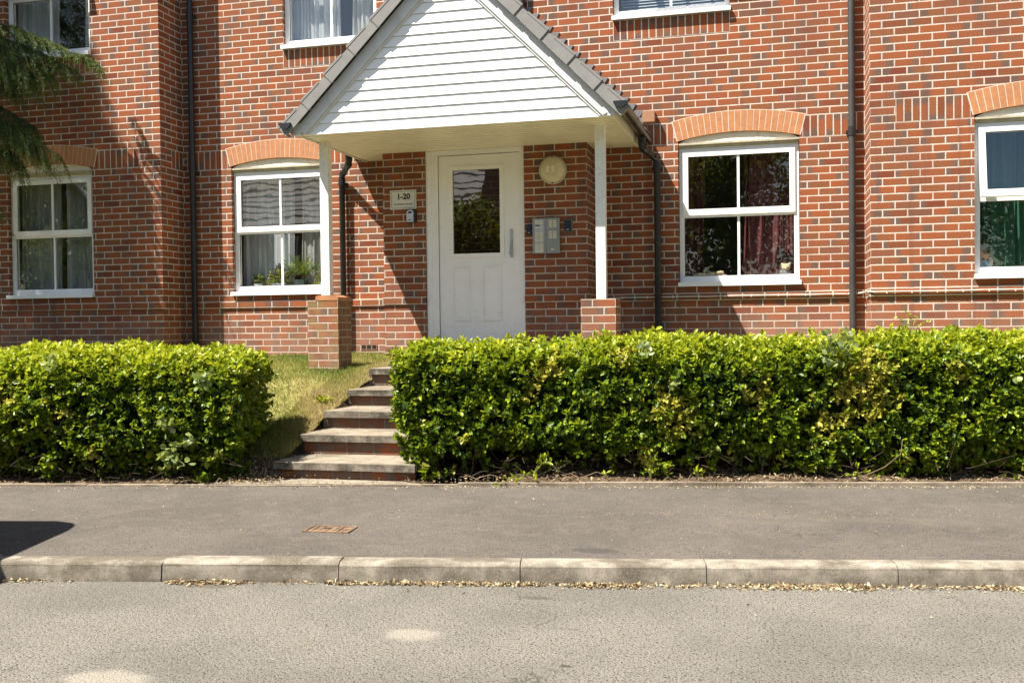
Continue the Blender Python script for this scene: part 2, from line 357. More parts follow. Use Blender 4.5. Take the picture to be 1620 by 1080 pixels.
M['edging'] = concrete_mat('edging_concrete', (.22, .18, .135), (.33, .275, .21), (.10, .08, .055), .7, 12)
M['slab'] = concrete_mat('paving_slab', (.205, .175, .132), (.31, .268, .205), (.12, .098, .07), .6, 7)
M['nosing'] = concrete_mat('slab_edge', (.13, .11, .085), (.27, .24, .19), (.04, .035, .028), .9, 14, .004)
M['riser'] = brick_mat('riser_brick', 0., efflo=False, grime=True)
M['rust'] = concrete_mat('rusty_iron', (.15, .095, .06), (.27, .185, .115), (.08, .055, .04), .6, 20, .002)
M['bark'] = plain('bark', (.11, .075, .05), .95, var=.3, scale=20, bump=.008, bscale=30)
M['twig'] = plain('dry_twig', (.27, .19, .12), .9, var=.3, scale=20)
M['stem'] = plain('green_stem', (.20, .22, .06), .7, var=.2)

# ------------------------------------------------------------------ setting: ground, road, kerb, pavement
def grid_sheet(name, s0, s1, ds, ns, mat, zfun, jitter=0., kind='structure'):
    ss = np.arange(s0, s1+ds*.5, ds); N, Sg = np.meshgrid(ns, ss); Z = zfun(N)
    if jitter: Z = Z + jitter*(np.sin(Sg*5.1+N*3.3)*np.sin(Sg*2.3-N*6.1)+.6*np.sin(Sg*11.3+N*9.7))*np.clip((N-2.3)*2, 0, 1)
    P = np.array(K0)[None, None] + Sg[..., None]*np.array(UU) + N[..., None]*np.array(NN); P[..., 2] = Z
    if name == 'soil': P[..., 2] -= .05*((N < 2.56) & (N > 2.15) & (Sg > -2.42) & (Sg < -.97)); P[..., 2] -= .5*((P[..., 0] > -2.97) & (P[..., 0] < -1.3) & (P[..., 1] > -3.86) & (P[..., 1] < -.5))
    a, b = N.shape; idx = np.arange(a*b).reshape(a, b)
    F = np.stack([idx[:-1, :-1], idx[1:, :-1], idx[1:, 1:], idx[:-1, 1:]], -1).reshape(-1, 4)
    o = npmesh(name, P.reshape(-1, 3), F, mat, smooth=True); tag(o, kind=kind); return o
g = NG('earth'); P = g.geo()
c = g.mix(g.rng(g.noise(P, 14, 6, .7), .35, .65), (.055, .038, .024), (.15, .105, .066)); 
g.pbr(c, .95, 0, .2, g.bump(g.noise(P, 60, 5, .7), .012)); M['soil'] = g.m
g = NG('turf'); P = g.geo()
c = g.mix(g.rng(g.noise(P, 6, 6, .7), .35, .65), (.19, .20, .045), (.36, .30, .13)); 
g.pbr(c, .95, 0, .2, g.bump(g.noise(P, 90, 5, .7), .01)); M['turf'] = g.m
g = NG('far_ground'); P = g.geo(); g.pbr(g.mix(g.noise(P, .4, 5), (.05, .06, .03), (.10, .10, .055)), .95, 0, .1); M['far'] = g.m
b = MB(); b.face([(-600, -600, -.06), (600, -600, -.06), (600, 600, -.06), (-600, 600, -.06)]); tag(b.build('ground', M['far']), kind='structure')
b = MB(); b.face([SN(-60, -6.4, 0), SN(60, -6.4, 0), SN(60, .02, 0), SN(-60, .02, 0)]); tag(b.build('road', M['road']), kind='structure')
grid_sheet('pavement', -30, 30, .5, np.array([.12, .6, 1.2, 2.155]), M['pave'], lambda n: np.interp(n, [.12, 2.155], [.099, .135]))
grid_sheet('soil', -30, 30, .12, np.concatenate([np.arange(2.19, 5.2, .1), [5.6, 6.2, 7.0, 8.0, 12.]]), M['soil'], lambda n: gz(n)-.022, .012)
b = MB()
prof = [(-.012, -.03), (.004, .085), (.022, .098), (.045, .1025), (.125, .1025), (.125, -.03)]
for i in range(-24, 25):
    s0 = i*.918 + .0025; s1 = (i+1)*.918 - .0025; j = random.uniform(-.0035, .003)
    if i == -1: j = -.002
    A = [SN(s0, n+j, z+j) for n, z in prof]; Bp = [SN(s1, n+j, z+j) for n, z in prof]
    b.face(A); b.face(Bp[::-1])
    for k in range(len(prof)-1): b.face([A[k], Bp[k], Bp[k+1], A[k+1]][::-1])
b2 = b; b2.box(-24, 24, .030, .12, -.02, .080, M=SM)   # mortar bed seen in the joints
tag(b2.build('kerb', M['kerb'], bevel=.0035), kind='structure')
b = MB()
for i in range(-30, 31):
    s0 = i*.915+.33; 
    if -2.15 < s0+.45 < -.95: top = .146
    else: top = .163 if s0 > -1 else .150
    b.box(s0+.003, s0+.912, 2.15, 2.20, .02, top+random.uniform(-.004, .004), M=SM)
tag(b.build('edging_strip', M['edging'], bevel=.004), kind='structure')
b = MB(); q = [SN(-2.45, 2.20), SN(-.93, 2.20), Vector((-1.86, -3.86, 0)), Vector((-3.05, -3.86, 0))]
b.face([Vector((v.x, v.y, .148)) for v in q]); tag(b.build('path', M['slab']), kind='structure')
b = MB(); b.face([SN(-60, -8.6, .1), SN(60, -8.6, .1), SN(60, -6.4, .1), SN(-60, -6.4, .1)]); b.face([SN(-60, -6.4, .1), SN(60, -6.4, .1), SN(60, -6.4, -.01), SN(-60, -6.4, -.01)]); tag(b.build('far_pavement', M['pave']), kind='structure')
# turf sheets where the lawn lies (left of the steps and right of them)
def lawn_sheet(x0, x1, y0, y1, d=.07):
    X, Y = np.meshgrid(np.arange(x0, x1, d), np.arange(y0, y1, d)); n = (X-K0.x)*NN.x+(Y-K0.y)*NN.y
    Z = lz(X, Y); idx = np.arange(X.size).reshape(X.shape)
    F = np.stack([idx[:-1, :-1], idx[:-1, 1:], idx[1:, 1:], idx[1:, :-1]], -1).reshape(-1, 4); n0 = n.ravel()
    ok = (n0[F] > 2.86).all(1); V = np.stack([X, Y, Z], -1).reshape(-1, 3)
    return V, F[ok]
V1, F1 = lawn_sheet(-14.004, -2.95, -5.5, .05); V2, F2 = lawn_sheet(-1.8, 8, -4., .05)
o = npmesh('lawn', np.concatenate([V1, V2]), np.concatenate([F1, F2+len(V1)]), M['turf'], smooth=True); tag(o, kind='structure')

# ------------------------------------------------------------------ the building
bld = thing('apartment_building', 'red brick apartment building with white windows behind the hedges', 'building', (0, 0, .9))
def uvb(h, z, ph=0.): return (h/.225 + ph, (z-4.512)/.075)
YL, YR, YE = -.459, -.537, -.45
ZT = 8.4
# windows: x0, x1, z0, z1, wall plane
WIN = {'W1': (-8.31, -7.13, 1.705, 3.12, YL), 'W2': (-5.55, -4.34, 1.705, 3.12, 0.), 'W3': (-.29, .933, 1.705, 3.12, 0.), 'W6': (2.508, 3.728, 1.705, 3.12, YR),
       'W4': (-8.29, -7.12, 4.56, 5.97, YL), 'W5': (-4.85, -3.69, 4.56, 5.97, 0.), 'W7': (-.97, .245, 4.56, 5.97, 0.), 'W8': (2.508, 3.728, 4.56, 5.97, YR)}
def wall_sheet(b, x0, x1, y, z0, z1, holes, ph=0.):
    hs = [h for h in holes if x0 < h[0] and h[1] < x1]
    xs = sorted({x0, x1, *[v for h in hs for v in h[:2]]}); zs = sorted({z0, z1, *[v for h in hs for v in h[2:4]]})
    for i in range(len(xs)-1):
        for k in range(len(zs)-1):
            cx, cz = (xs[i]+xs[i+1])/2, (zs[k]+zs[k+1])/2
            if any(h[0] < cx < h[1] and h[2] < cz < h[3] for h in hs): continue
            q = [(xs[i], y, zs[k]), (xs[i+1], y, zs[k]), (xs[i+1], y, zs[k+1]), (xs[i], y, zs[k+1])]
            b.face(q, [uvb(p[0], p[2], ph) for p in q])
    for h in hs:
        a, c, e, f = h[:4]; d = y+.11
        for q, hh in (([(a, y, e), (a, d, e), (a, d, f), (a, y, f)], 1), ([(c, d, e), (c, y, e), (c, y, f), (c, d, f)], 1)):
            b.face(q[::-1] if False else q, [uvb(p[1]+p[0], p[2], ph) for p in q])
        q = [(a, y, f), (a, d, f), (c, d, f), (c, y, f)]; b.face(q, [uvb(p[0], p[1]+f, ph) for p in q])
        q = [(a, d, e), (a, y, e), (c, y, e), (c, d, e)]; b.face(q, [uvb(p[0], p[1]+e, ph) for p in q])
holes = []
for k, (a, c, e, f, y) in WIN.items():
    top = 3.262 if f < 4 else f+.004
    holes.append((a-.006, c+.006, e-.05, top, y))
b = MB(); Z0 = .55
wall_sheet(b, -16., -6.2, YL, Z0, ZT, [h for h in holes if h[4] == YL])
wall_sheet(b, -6.2, 1.577, 0., Z0, ZT, [h for h in holes if h[4] == 0.])
wall_sheet(b, 1.577, 9., YR, Z0, ZT, [h for h in holes if h[4] == YR], .5)
def ret(x, y0, y1, z0, z1, ph=0.):
    q = [(x, y0, z0), (x, y1, z0), (x, y1, z1), (x, y0, z1)]; b.face(q, [uvb(p[1], p[2], ph) for p in q])
ret(-6.2, YL, 0., Z0, ZT, .04); ret(1.577, 0., YR, Z0, ZT, .11)
# entrance bay with the door opening
dx0, dx1, dz1 = -2.972, -1.868, 3.30
for (xa, xb) in ((-3.455, dx0), (dx1, -1.196)):
    q = [(xa, YE, Z0), (xb, YE, Z0), (xb, YE, 3.3), (xa, YE, 3.3)]; b.face(q, [uvb(p[0], p[2], .32) for p in q])
ret(-3.455, 0., YE, Z0, 3.3); ret(-1.196, YE, 0., Z0, 3.3, .2); ret(dx0, YE, YE+.14, Z0, 3.3); ret(dx1, YE+.14, YE, Z0, 3.3)
b.build('wall', M['brick'], bld)
# brick string course just above the damp course
b = MB()
for x0, x1, y in ((-16., -6.182, YL), (-6.18, -3.477, 0.), (-1.174, 1.556, 0.), (1.558, 9., YR), (-3.475, dx0, YE), (dx1, -1.176, YE)):
    pr = .020; z0, z1 = 4.512-40*.075, 4.512-39*.075
    for q in ([(x0, y-pr, z0), (x1, y-pr, z0), (x1, y-pr, z1), (x0, y-pr, z1)], [(x0, y-pr, z1), (x1, y-pr, z1), (x1, y+.01, z1), (x0, y+.01, z1)], [(x0, y+.01, z0), (x1, y+.01, z0), (x1, y-pr, z0), (x0, y-pr, z0)],
              [(x0, y+.01, z0), (x0, y-pr, z0), (x0, y-pr, z1), (x0, y+.01, z1)], [(x1, y-pr, z0), (x1, y+.01, z0), (x1, y+.01, z1), (x1, y-pr, z1)]):
        b.face(q, [uvb(p[0]+p[1], p[2]+.0005 if p[2] > z0+.01 else p[2], .5) for p in q])
b.build('string_course', M['brick'], bld)
# soldier courses: bricks on end, UV turned so that one brick length runs upwards
def soldier(name, x0, x1, y, z0, z1, pr=.0012, xface=None):
    b = MB()
    if xface is None:
        q = [(x0, y-pr, z0), (x1, y-pr, z0), (x1, y-pr, z1), (x0, y-pr, z1)]; n = max(1, round((x1-x0)/.0745)); uv = lambda p: ((p[2]-z0)/(z1-z0), (p[0]-x0)/(x1-x0)*n+7*int(abs(x0)*3))
    else:
        q = [(xface+pr, x0, z0), (xface+pr, x1, z0), (xface+pr, x1, z1), (xface+pr, x0, z1)]; n = max(1, round((x1-x0)/.0745)); uv = lambda p: ((p[2]-z0)/(z1-z0), (p[1]-x0)/(x1-x0)*n)
    b.face(q, [uv(p) for p in q]); b.build(name, M['soldier'], bld)
ZS0, ZS1 = 3.162, 3.387
soldier('soldier_course', -7.10, -6.48, YL, ZS0, ZS1); soldier('soldier_course', -16, -8.35, YL, ZS0, ZS1)
soldier('soldier_course', -6.14, -5.60, 0, ZS0, ZS1); soldier('soldier_course', -4.30, -3.46, 0, ZS0, ZS1); soldier('soldier_course', -.62, -.34, 0, ZS0, ZS1)
soldier('soldier_course', .97, 1.573, 0, ZS0, ZS1); soldier('soldier_course', 1.81, 2.47, YR, ZS0, ZS1)
soldier('soldier_course', -.235, -.003, 0, ZS0, ZS1, xface=-6.2)
for k in ('W4', 'W5', 'W7', 'W8'):
    a, c, e, f, y = WIN[k]; soldier('soldier_course', a-.005, c+.005, y, 4.298, 4.512); soldier('soldier_course', a-.1, c+.1, y, f+.004, f+.229)
# segmental arches: one mesh each, every voussoir a wedge of smooth orange brick
def arch(x0, x1, y):
    cx = (x0+x1)/2; hw = .623; R = 2.62; zc = 3.263-R; half = math.asin(hw/R); n = 21; gap = .0075
    b = MB()
    for i in range(n):
        a0 = -half + 2*half*i/n + gap/R/2; a1 = -half + 2*half*(i+1)/n - gap/R/2; r1 = R+.215
        gr = gap/r1/2*.2
        poly = [(cx+R*math.sin(a0), zc+R*math.cos(a0)), (cx+R*math.sin(a1), zc+R*math.cos(a1)), (cx+r1*math.sin(a1), zc+r1*math.cos(a1)), (cx+r1*math.sin(a0), zc+r1*math.cos(a0))]
        j = random.uniform(-.001, .001); b.prism(poly, y-.0045+j, y+.10)
    o = b.build('brick_arch', M['orange'], bld)
    b = MB(); hm = half+.008/R; N = 16
    for i in range(N):
        a0 = -hm+2*hm*i/N; a1 = -hm+2*hm*(i+1)/N; r0 = R+.002; r1 = R+.222
        b.face([(cx+r0*math.sin(a0), y-.0030, zc+r0*math.cos(a0)), (cx+r0*math.sin(a1), y-.0030, zc+r0*math.cos(a1)), (cx+r1*math.sin(a1), y-.0030, zc+r1*math.cos(a1)), (cx+r1*math.sin(a0), y-.0030, zc+r1*math.cos(a0))])
    b.build('mortar_joints', M['mortar'], o)
    # white arched infill board and tan cornice under the arch
    b = MB(); N = 14; base = 3.168
    top = [(cx-hw+2*hw*i/N, zc+math.sqrt(R*R-(-hw+2*hw*i/N)**2)-.0015) for i in range(N+1)]
    poly = [(x0-.004, base), (x1+.004, base)] + [(p[0], max(base+.0005, p[1])) for p in top[::-1] if x0-.004 < p[0] < x1+.004]
    b.prism(poly, y+.022, y+.05); b.build('arched_board', M['cream'], bld)
    b = MB(); b.box(x0-.004, x1+.004, y+.006, y+.05, 3.148, 3.1675); b.box(x0-.004, x1+.004, y+.030, y+.055, 3.122, 3.147); b.build('cornice', M['cornice'], bld, bevel=.002)

def curtain(x0, x1, z0, z1, y, mat, name, label, cat='curtain', amp=.03, pitch=.12, gather=0., group=None):
    nx = max(8, int((x1-x0)/.012)); nz = 14; ph = random.uniform(0, 6)
    V = []; F = []
    for k in range(nz+1):
        t = k/nz; z = z1+(z0-z1)*t
        for i in range(nx+1):
            u = i/nx; x = x0+(x1-x0)*u; w = pitch*(1+.25*math.sin(u*9+ph))
            dy = amp*math.sin(2*math.pi*x/w+ph+.6*math.sin(t*2.2+u*5)) + amp*.4*math.sin(2*math.pi*x/(w*.43)+ph*2+t) 
            xx = x + gather*math.sin(math.pi*t)*(.5-u) + .01*math.sin(t*5+u*20)
            V.append((xx, y+dy, z))
    for k in range(nz):
        for i in range(nx):
            a = k*(nx+1)+i; F.append((a, a+nx+1, a+nx+2, a+1))
    o = npmesh(name, np.array(V), np.array(F), mat, smooth=True); tag(o, label, cat, group); return o
def cloth(name, col, transl=.3, pattern=None):
    g = NG(name); P = g.geo(); c = g.mix(g.noise(P, 30, 3), tuple(x*.85 for x in col), tuple(min(1, x*1.1) for x in col))
    if pattern: c = g.mix(g.rng(g.noise(P, 26, 4, .7), .5, .6, 0, .8), c, pattern)
    bb = g.pbr(c, .9, 0, .1, g.bump(g.noise(P, 500, 2), .0004), out=False)
    t = g.n('ShaderNodeBsdfTranslucent'); g.set(t.inputs[0], c); mx = g.n('ShaderNodeMixShader'); mx.inputs[0].default_value = transl
    g.t.links.new(bb, mx.inputs[1]); g.t.links.new(t.outputs[0], mx.inputs[2]); g.t.links.new(mx.outputs[0], g.out.inputs[0]); return g.m

def window(key, sash_open=0., bars=True):
    x0, x1, z0, z1, y = WIN[key]; yf = y+.055; yb = yf+.062
    zt = z0+.700   # middle of the transom
    b = MB(); w = .05
    b.box(x0, x0+w, yf, yb, z0, z1); b.box(x1-w, x1, yf, yb, z0, z1)
    b.box(x0+w, x1-w, yf, yb, z0, z0+.062); b.box(x0+w, x1-w, yf, yb, z1-.05, z1); b.box(x0+w, x1-w, yf+.001, yb, zt-.02, zt+.022)
    fr = b.build('window', M['white'], bld, bevel=.004)
    b = MB(); b.box(x0-.012, x1+.016, y-.048, yf+.01, z0-.042, z0-.004); b.box(x0-.012, x1+.016, y-.052, y-.044, z0-.048, z0-.006); b.build('sill', M['white'], fr, bevel=.004)
    # bottom light
    b = MB(); yg = yf+.028
    b.face([(x0+w, yg, z0+.06), (x1-w, yg, z0+.06), (x1-w, yg, zt-.018), (x0+w, yg, zt-.018)]); b.build('pane', M['glass'], fr)
    xm = (x0+x1)/2
    if bars:
        b = MB(); b.box(xm-.013, xm+.013, yf+.017, yg-.001, z0+.062, zt-.02); b.build('glazing_bar', M['white'], fr, bevel=.003)
    b = MB(); e = .006
    for q in ((x0+w, x0+w+e, z0+.062, zt-.02), (x1-w-e, x1-w, z0+.062, zt-.02)): b.box(q[0], q[1], yg-.004, yg-.001, q[2], q[3])
    b.box(x0+w+e, x1-w-e, yg-.004, yg-.001, z0+.062, z0+.067); b.box(x0+w+e, x1-w-e, yg-.004, yg-.001, zt-.025, zt-.02); b.build('gasket', M['black'], fr)
    # top hung sash
    a0, a1, c0, c1 = x0+.038, x1-.038, zt+.004, z1-.036; sw = .056
    R = Matrix.Translation((0, yf, c1)) @ Matrix.Rotation(-sash_open, 4, 'X') @ Matrix.Translation((0, -yf, -c1))
    b = MB(); ys0, ys1 = yf-.017, yf+.02
    if sash_open: ys1 = yf+.03
    b.box(a0, a0+sw, ys0, ys1, c0, c1, M=R); b.box(a1-sw, a1, ys0, ys1, c0, c1, M=R); b.box(a0+sw, a1-sw, ys0, ys1, c0, c0+sw+.008, M=R); b.box(a0+sw, a1-sw, ys0, ys1, c1-sw, c1, M=R)
    b.build('sash', M['white'], fr, bevel=.004)
    yg2 = yf+.006; b = MB(); b.face([R @ Vector(p) for p in ((a0+sw, yg2, c0+sw), (a1-sw, yg2, c0+sw), (a1-sw, yg2, c1-sw), (a0+sw, yg2, c1-sw))]); b.build('pane', M['glass'], fr)
    if bars:
        b = MB(); b.box(xm-.013, xm+.013, yf-.006, yg2-.001, c0+sw+.008, c1-sw, M=R); b.build('glazing_bar', M['white'], fr, bevel=.003)
    b = MB()
    for q in ((a0+sw, a0+sw+e, c0+sw+.008, c1-sw), (a1-sw-e, a1-sw, c0+sw+.008, c1-sw)): b.box(q[0], q[1], yg2-.004, yg2-.001, q[2], q[3], M=R)
    b.box(a0+sw+e, a1-sw-e, yg2-.004, yg2-.001, c1-sw-.005, c1-sw, M=R); b.build('gasket', M['black'], fr)
    # the room behind: floor, ceiling, side and back walls
    b = MB(); rx0, rx1, rz0, rz1, d = x0-.5, x1+.5, z0-.75, z1+.25, 3.2
    yi = y+.13
    for q in ([(rx0, yi, rz0), (rx1, yi, rz0), (rx1, yi+d, rz0), (rx0, yi+d, rz0)], [(rx0, yi, rz1), (rx1, yi, rz1), (rx1, yi+d, rz1), (rx0, yi+d, rz1)],
              [(rx0, yi, rz0), (rx0, yi+d, rz0), (rx0, yi+d, rz1), (rx0, yi, rz1)], [(rx1, yi, rz0), (rx1, yi+d, rz0), (rx1, yi+d, rz1), (rx1, yi, rz1)], [(rx0, yi+d, rz0), (rx1, yi+d, rz0), (rx1, yi+d, rz1), (rx0, yi+d, rz1)],
              [(rx0, yi, rz0), (x0+.01, yi, rz0), (x0+.01, yi, rz1), (rx0, yi, rz1)], [(x1-.01, yi, rz0), (rx1, yi, rz0), (rx1, yi, rz1), (x1-.01, yi, rz1)],
              [(x0+.01, yi, z1-.01), (x1-.01, yi, z1-.01), (x1-.01, yi, rz1), (x0+.01, yi, rz1)], [(x0+.01, yi, rz0), (x1-.01, yi, rz0), (x1-.01, yi, z0+.01), (x0+.01, yi, z0+.01)]):
        b.face(q)
    b.build('room', M['room'], fr)
    b = MB(); b.box(x0+.012, x1-.012, yi+.004, yi+.17, z0+.005, z0+.025); b.build('inner_sill', M['white'], fr, bevel=.003)
    return fr
for k in WIN: window(k, {'W6': math.radians(9), 'W7': math.radians(33), 'W4': math.radians(15), 'W8': math.radians(12)}.get(k, 0.))
for k in ('W1', 'W2', 'W3', 'W6'): arch(WIN[k][0], WIN[k][1], WIN[k][4])
# front door
fy = YE+.022
b = MB(); b.box(dx0+.004, dx0+.135, fy, fy+.09, .9, 3.155); b.box(dx1-.052, dx1-.003, fy, fy+.09, .9, 3.155); b.box(dx0+.135, dx1-.052, fy, fy+.09, 3.105, 3.155)
b.box(dx0+.018, dx0+.070, fy-.008, fy+.01, .9, 3.15); b.box(dx0+.120, dx0+.143, fy-.006, fy+.01, .9, 3.11)
door = b.build('front_door', M['white'], bld, bevel=.004)
lx0, lx1, lz0, lz1 = dx0+.147, dx1-.056, 1.06, 3.098; ly = fy+.016
gx0, gx1, gz0, gz1 = -2.666, -2.142, 2.045, 2.940
b = MB(); b.box(lx0, gx0-.02, ly, ly+.045, lz0, lz1); b.box(gx1+.02, lx1, ly, ly+.045, lz0, lz1); b.box(gx0-.02, gx1+.02, ly, ly+.045, lz0, gz0-.02); b.box(gx0-.02, gx1+.02, ly, ly+.045, gz1+.02, lz1)
g = NG('door_skin'); P = g.geo(); x, y, z = g.xyz(P)
gr = g.noise(g.comb(g.math('MULTIPLY', x, 60.), 0., g.math('MULTIPLY', z, 3.)), 1., 5, .6)
c = g.mix(g.rng(g.noise(P, 5, 6, .65), .45, .75, 0, .22), (.90, .90, .885), (.66, .64, .59))
low = g.math('MULTIPLY', g.rng(z, 1.1, 1.9, 1, 0), g.rng(g.noise(g.comb(g.math('MULTIPLY', x, 1.), y, g.math('MULTIPLY', z, .45)), 26, 7, .8), .57, .68, 0, 1)); c = g.mix(g.math('MULTIPLY', low, .45), c, (.33, .30, .27))
g.pbr(c, .4, 0, .4, g.bump(gr, .0006)); M['door'] = g.m
b.build('door_leaf', M['door'], door, bevel=.002)
b = MB()
for (a0, a1, c0, c1) in ((gx0-.045, gx1+.045, gz1, gz1+.040), (gx0-.045, gx1+.045, gz0-.045, gz0), (gx0-.045, gx0, gz0, gz1), (gx1, gx1+.045, gz0, gz1)): b.box(a0, a1, ly-.012, ly+.012, c0, c1)
b.build('glass_surround', M['door'], door, bevel=.006)
b = MB(); b.face([(gx0, ly+.01, gz0), (gx1, ly+.01, gz0), (gx1, ly+.01, gz1), (gx0, ly+.01, gz1)]); b.build('door_glass', M['glass_dark'], door)
b = MB()
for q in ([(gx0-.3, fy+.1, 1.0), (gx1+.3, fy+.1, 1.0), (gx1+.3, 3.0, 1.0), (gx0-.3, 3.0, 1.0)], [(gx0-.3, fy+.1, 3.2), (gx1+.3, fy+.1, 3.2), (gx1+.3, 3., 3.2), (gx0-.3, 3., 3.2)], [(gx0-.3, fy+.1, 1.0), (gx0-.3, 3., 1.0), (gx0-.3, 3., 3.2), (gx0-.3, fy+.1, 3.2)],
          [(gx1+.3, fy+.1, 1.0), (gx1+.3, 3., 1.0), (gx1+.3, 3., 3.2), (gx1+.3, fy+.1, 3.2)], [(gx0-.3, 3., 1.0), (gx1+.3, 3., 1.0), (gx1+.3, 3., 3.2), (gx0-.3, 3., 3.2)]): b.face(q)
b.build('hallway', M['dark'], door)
for (a0, a1) in ((-2.682, -2.482), (-2.345, -2.135)):
    b = MB(); c0, c1 = 1.325, 1.908
    for (p0, p1, q0, q1) in ((a0, a1, c1-.012, c1), (a0, a1, c0, c0+.012), (a0, a0+.012, c0+.012, c1-.012), (a1-.012, a1, c0+.012, c1-.012)): b.box(p0, p1, ly-.013, ly+.003, q0, q1)
    i = .030; b.face([(a0+i+.02, ly-.008, c0+i+.02), (a1-i-.02, ly-.008, c0+i+.02), (a1-i-.02, ly-.008, c1-i-.02), (a0+i+.02, ly-.008, c1-i-.02)])
    o_ = [(a0+i, c0+i), (a1-i, c0+i), (a1-i, c1-i), (a0+i, c1-i)]; n_ = [(a0+i+.02, c0+i+.02), (a1-i-.02, c0+i+.02), (a1-i-.02, c1-i-.02), (a0+i+.02, c1-i-.02)]
    for k in range(4):
        k2 = (k+1) % 4; b.face([(o_[k][0], ly-.001, o_[k][1]), (o_[k2][0], ly-.001, o_[k2][1]), (n_[k2][0], ly-.008, n_[k2][1]), (n_[k][0], ly-.008, n_[k][1])])
    b.build('door_panel', M['door'], door, bevel=.002)
b = MB(); b.box(-2.033, -2.003, ly-.014, ly+.002, 1.99, 2.29); hd = b.build('door_handle', M['chrome'], door, bevel=.008)
b = MB(); b.tube([(-2.018, ly-.012, 2.17), (-2.018, ly-.05, 2.17), (-2.022, ly-.056, 2.14), (-2.03, ly-.056, 2.02)], .010, 8); b.tube([(-2.018, ly-.016, 2.06), (-2.018, ly-.012, 2.06)], .008, 8)
b.build('lever', M['chrome'], door, smooth=True)
b = MB(); b.box(dx0+.01, dx1-.01, YE-.03, YE+.12, 1.035, 1.06); b.build('threshold', M['metal'], door, bevel=.003)
# downpipes of the main roof
def downpipe(x, y, z0, z1, mat, joints, name='downpipe', parent=bld):
    b = MB(); b.tube([(x, y, z0), (x, y, z1)], .034, 16); o = b.build(name, mat, parent, smooth=True)
    for zj in joints:
        b = MB(); b.tube([(x, y, zj-.045), (x, y, zj+.045)], .0395, 16); b.box(x-.055, x+.055, y+.012, 0 if y > -.2 else y+.06, zj-.012, zj+.012); b.build('pipe_clip', M['black'], o)
    return o
downpipe(-6.035, -.062, .7, ZT, M['black'], (3.14, 4.98, 6.9)); downpipe(1.447, -.062, .7, ZT, M['grey_pipe'], (3.185, 5.1, 6.9))
downpipe(-1.967, -.062, 4.5, ZT, M['grey_pipe'], (5.4, 7.2))
# air brick beside the left pier
b = MB(); b.box(-3.93, -3.73, -.006, .01, 1.005, 1.07); ab = b.build('air_brick', plain('dusty_brick', (.26, .13, .08), .9, var=.3, scale=30), bld)
b = MB()
for i in range(3): b.box(-3.918+i*.064, -3.872+i*.064, -.0085, .0, 1.02, 1.06)
b.build('vent_slot', M['dark'], ab)
# corbel brick beside the porch roof
b = MB(); b.box(-.657, -.530, -.105, .02, 3.398, 3.512); b.build('projecting_brick', plain('sandy_brick', (.33, .17, .09), .85, var=.15, scale=20), bld, bevel=.004)
# roof of the building, out of the photo but closing the volume
b = MB(); b.prism([(-16.4, ZT), (9.4, ZT), (9.4, ZT+.2), (-16.4, ZT+.2)], -.95, .3); b.build('eaves', M['white'], bld)
b = MB(); b.face([(-16.4, -1.0, ZT+.2), (9.4, -1.0, ZT+.2), (9.4, 5., ZT+3.6), (-16.4, 5., ZT+3.6)]); b.face([(-16.4, 5., ZT+3.6), (9.4, 5., ZT+3.6), (9.4, 11., ZT+.2), (-16.4, 11., ZT+.2)]); b.build('roof', M['tile'], bld)
b = MB(); 
for q in ([(-16, YL, Z0), (-16, 10.5, Z0), (-16, 10.5, ZT), (-16, YL, ZT)], [(9, YR, Z0), (9, 10.5, Z0), (9, 10.5, ZT), (9, YR, ZT)], [(-16, 10.5, Z0), (9, 10.5, Z0), (9, 10.5, ZT), (-16, 10.5, ZT)]): b.face(q, [uvb(p[0]+p[1], p[2]) for p in q])
b.build('rear_wall', M['brick'], bld)
# conduit along the wall
b = MB()
def wavy(x0, x1, y, z, n=14, a=.0022): return [(x0+(x1-x0)*i/n, y, z+random.uniform(-a, a)) for i in range(n+1)]
b.tube(wavy(-1.05, 1.39, -.032, 1.5505), .0065, 8); b.tube([(1.40, -.028, 1.549), (1.50, -.05, 1.553), (1.545, -.2, 1.557), (1.552, -.50, 1.561)], .009, 8); b.tube([(1.55, -.56, 1.556)]+wavy(1.60, 9., -.570, 1.551, 30), .0065, 8)
cb = tag(b.build('conduit', M['cable'], smooth=True), 'thin pale conduit running along the brick ledge right of the entrance', 'conduit')
b = MB()
for i in range(9): x = -.9+i*.27; b.box(x-.005, x+.005, -.038, -.01, 1.538, 1.563)
for i in range(26): x = 1.72+i*.225; b.box(x-.005, x+.005, -.576, -.548, 1.536, 1.561)
tag(b.build('cable_clips', M['ivory'], cb), kind='stuff')

# ------------------------------------------------------------------ porch
por = thing('entrance_porch', 'white boarded gable porch with grey tiled roof on two posts and brick piers', 'porch', (-2.28, -1.3, .82))
PX0, PX1, PZ, PY = -3.815, -.735, 3.157, -1.72; CXP = (PX0+PX1)/2; AP = PZ+(PX1-PX0)/2
# soffit boards
b = MB(); nb = 17
for i in range(nb):
    y0 = PY+.01+(0-PY-.012)*i/nb; y1 = PY+.01+(0-PY-.012)*(i+1)/nb-.018; x1 = PX1+.0
    b.box(PX0+.01, x1-.01, y0, y1, PZ+.001, PZ+.014)
sf = b.build('soffit', M['soffit'], por)
b = MB(); b.box(PX0+.012, PX1-.012, PY+.014, -.006, PZ+.005, PZ+.0095); b.build('groove_backing', plain('groove_shade', (.20, .17, .11), .9), sf)  # dark colour stands in for the shade between the boards
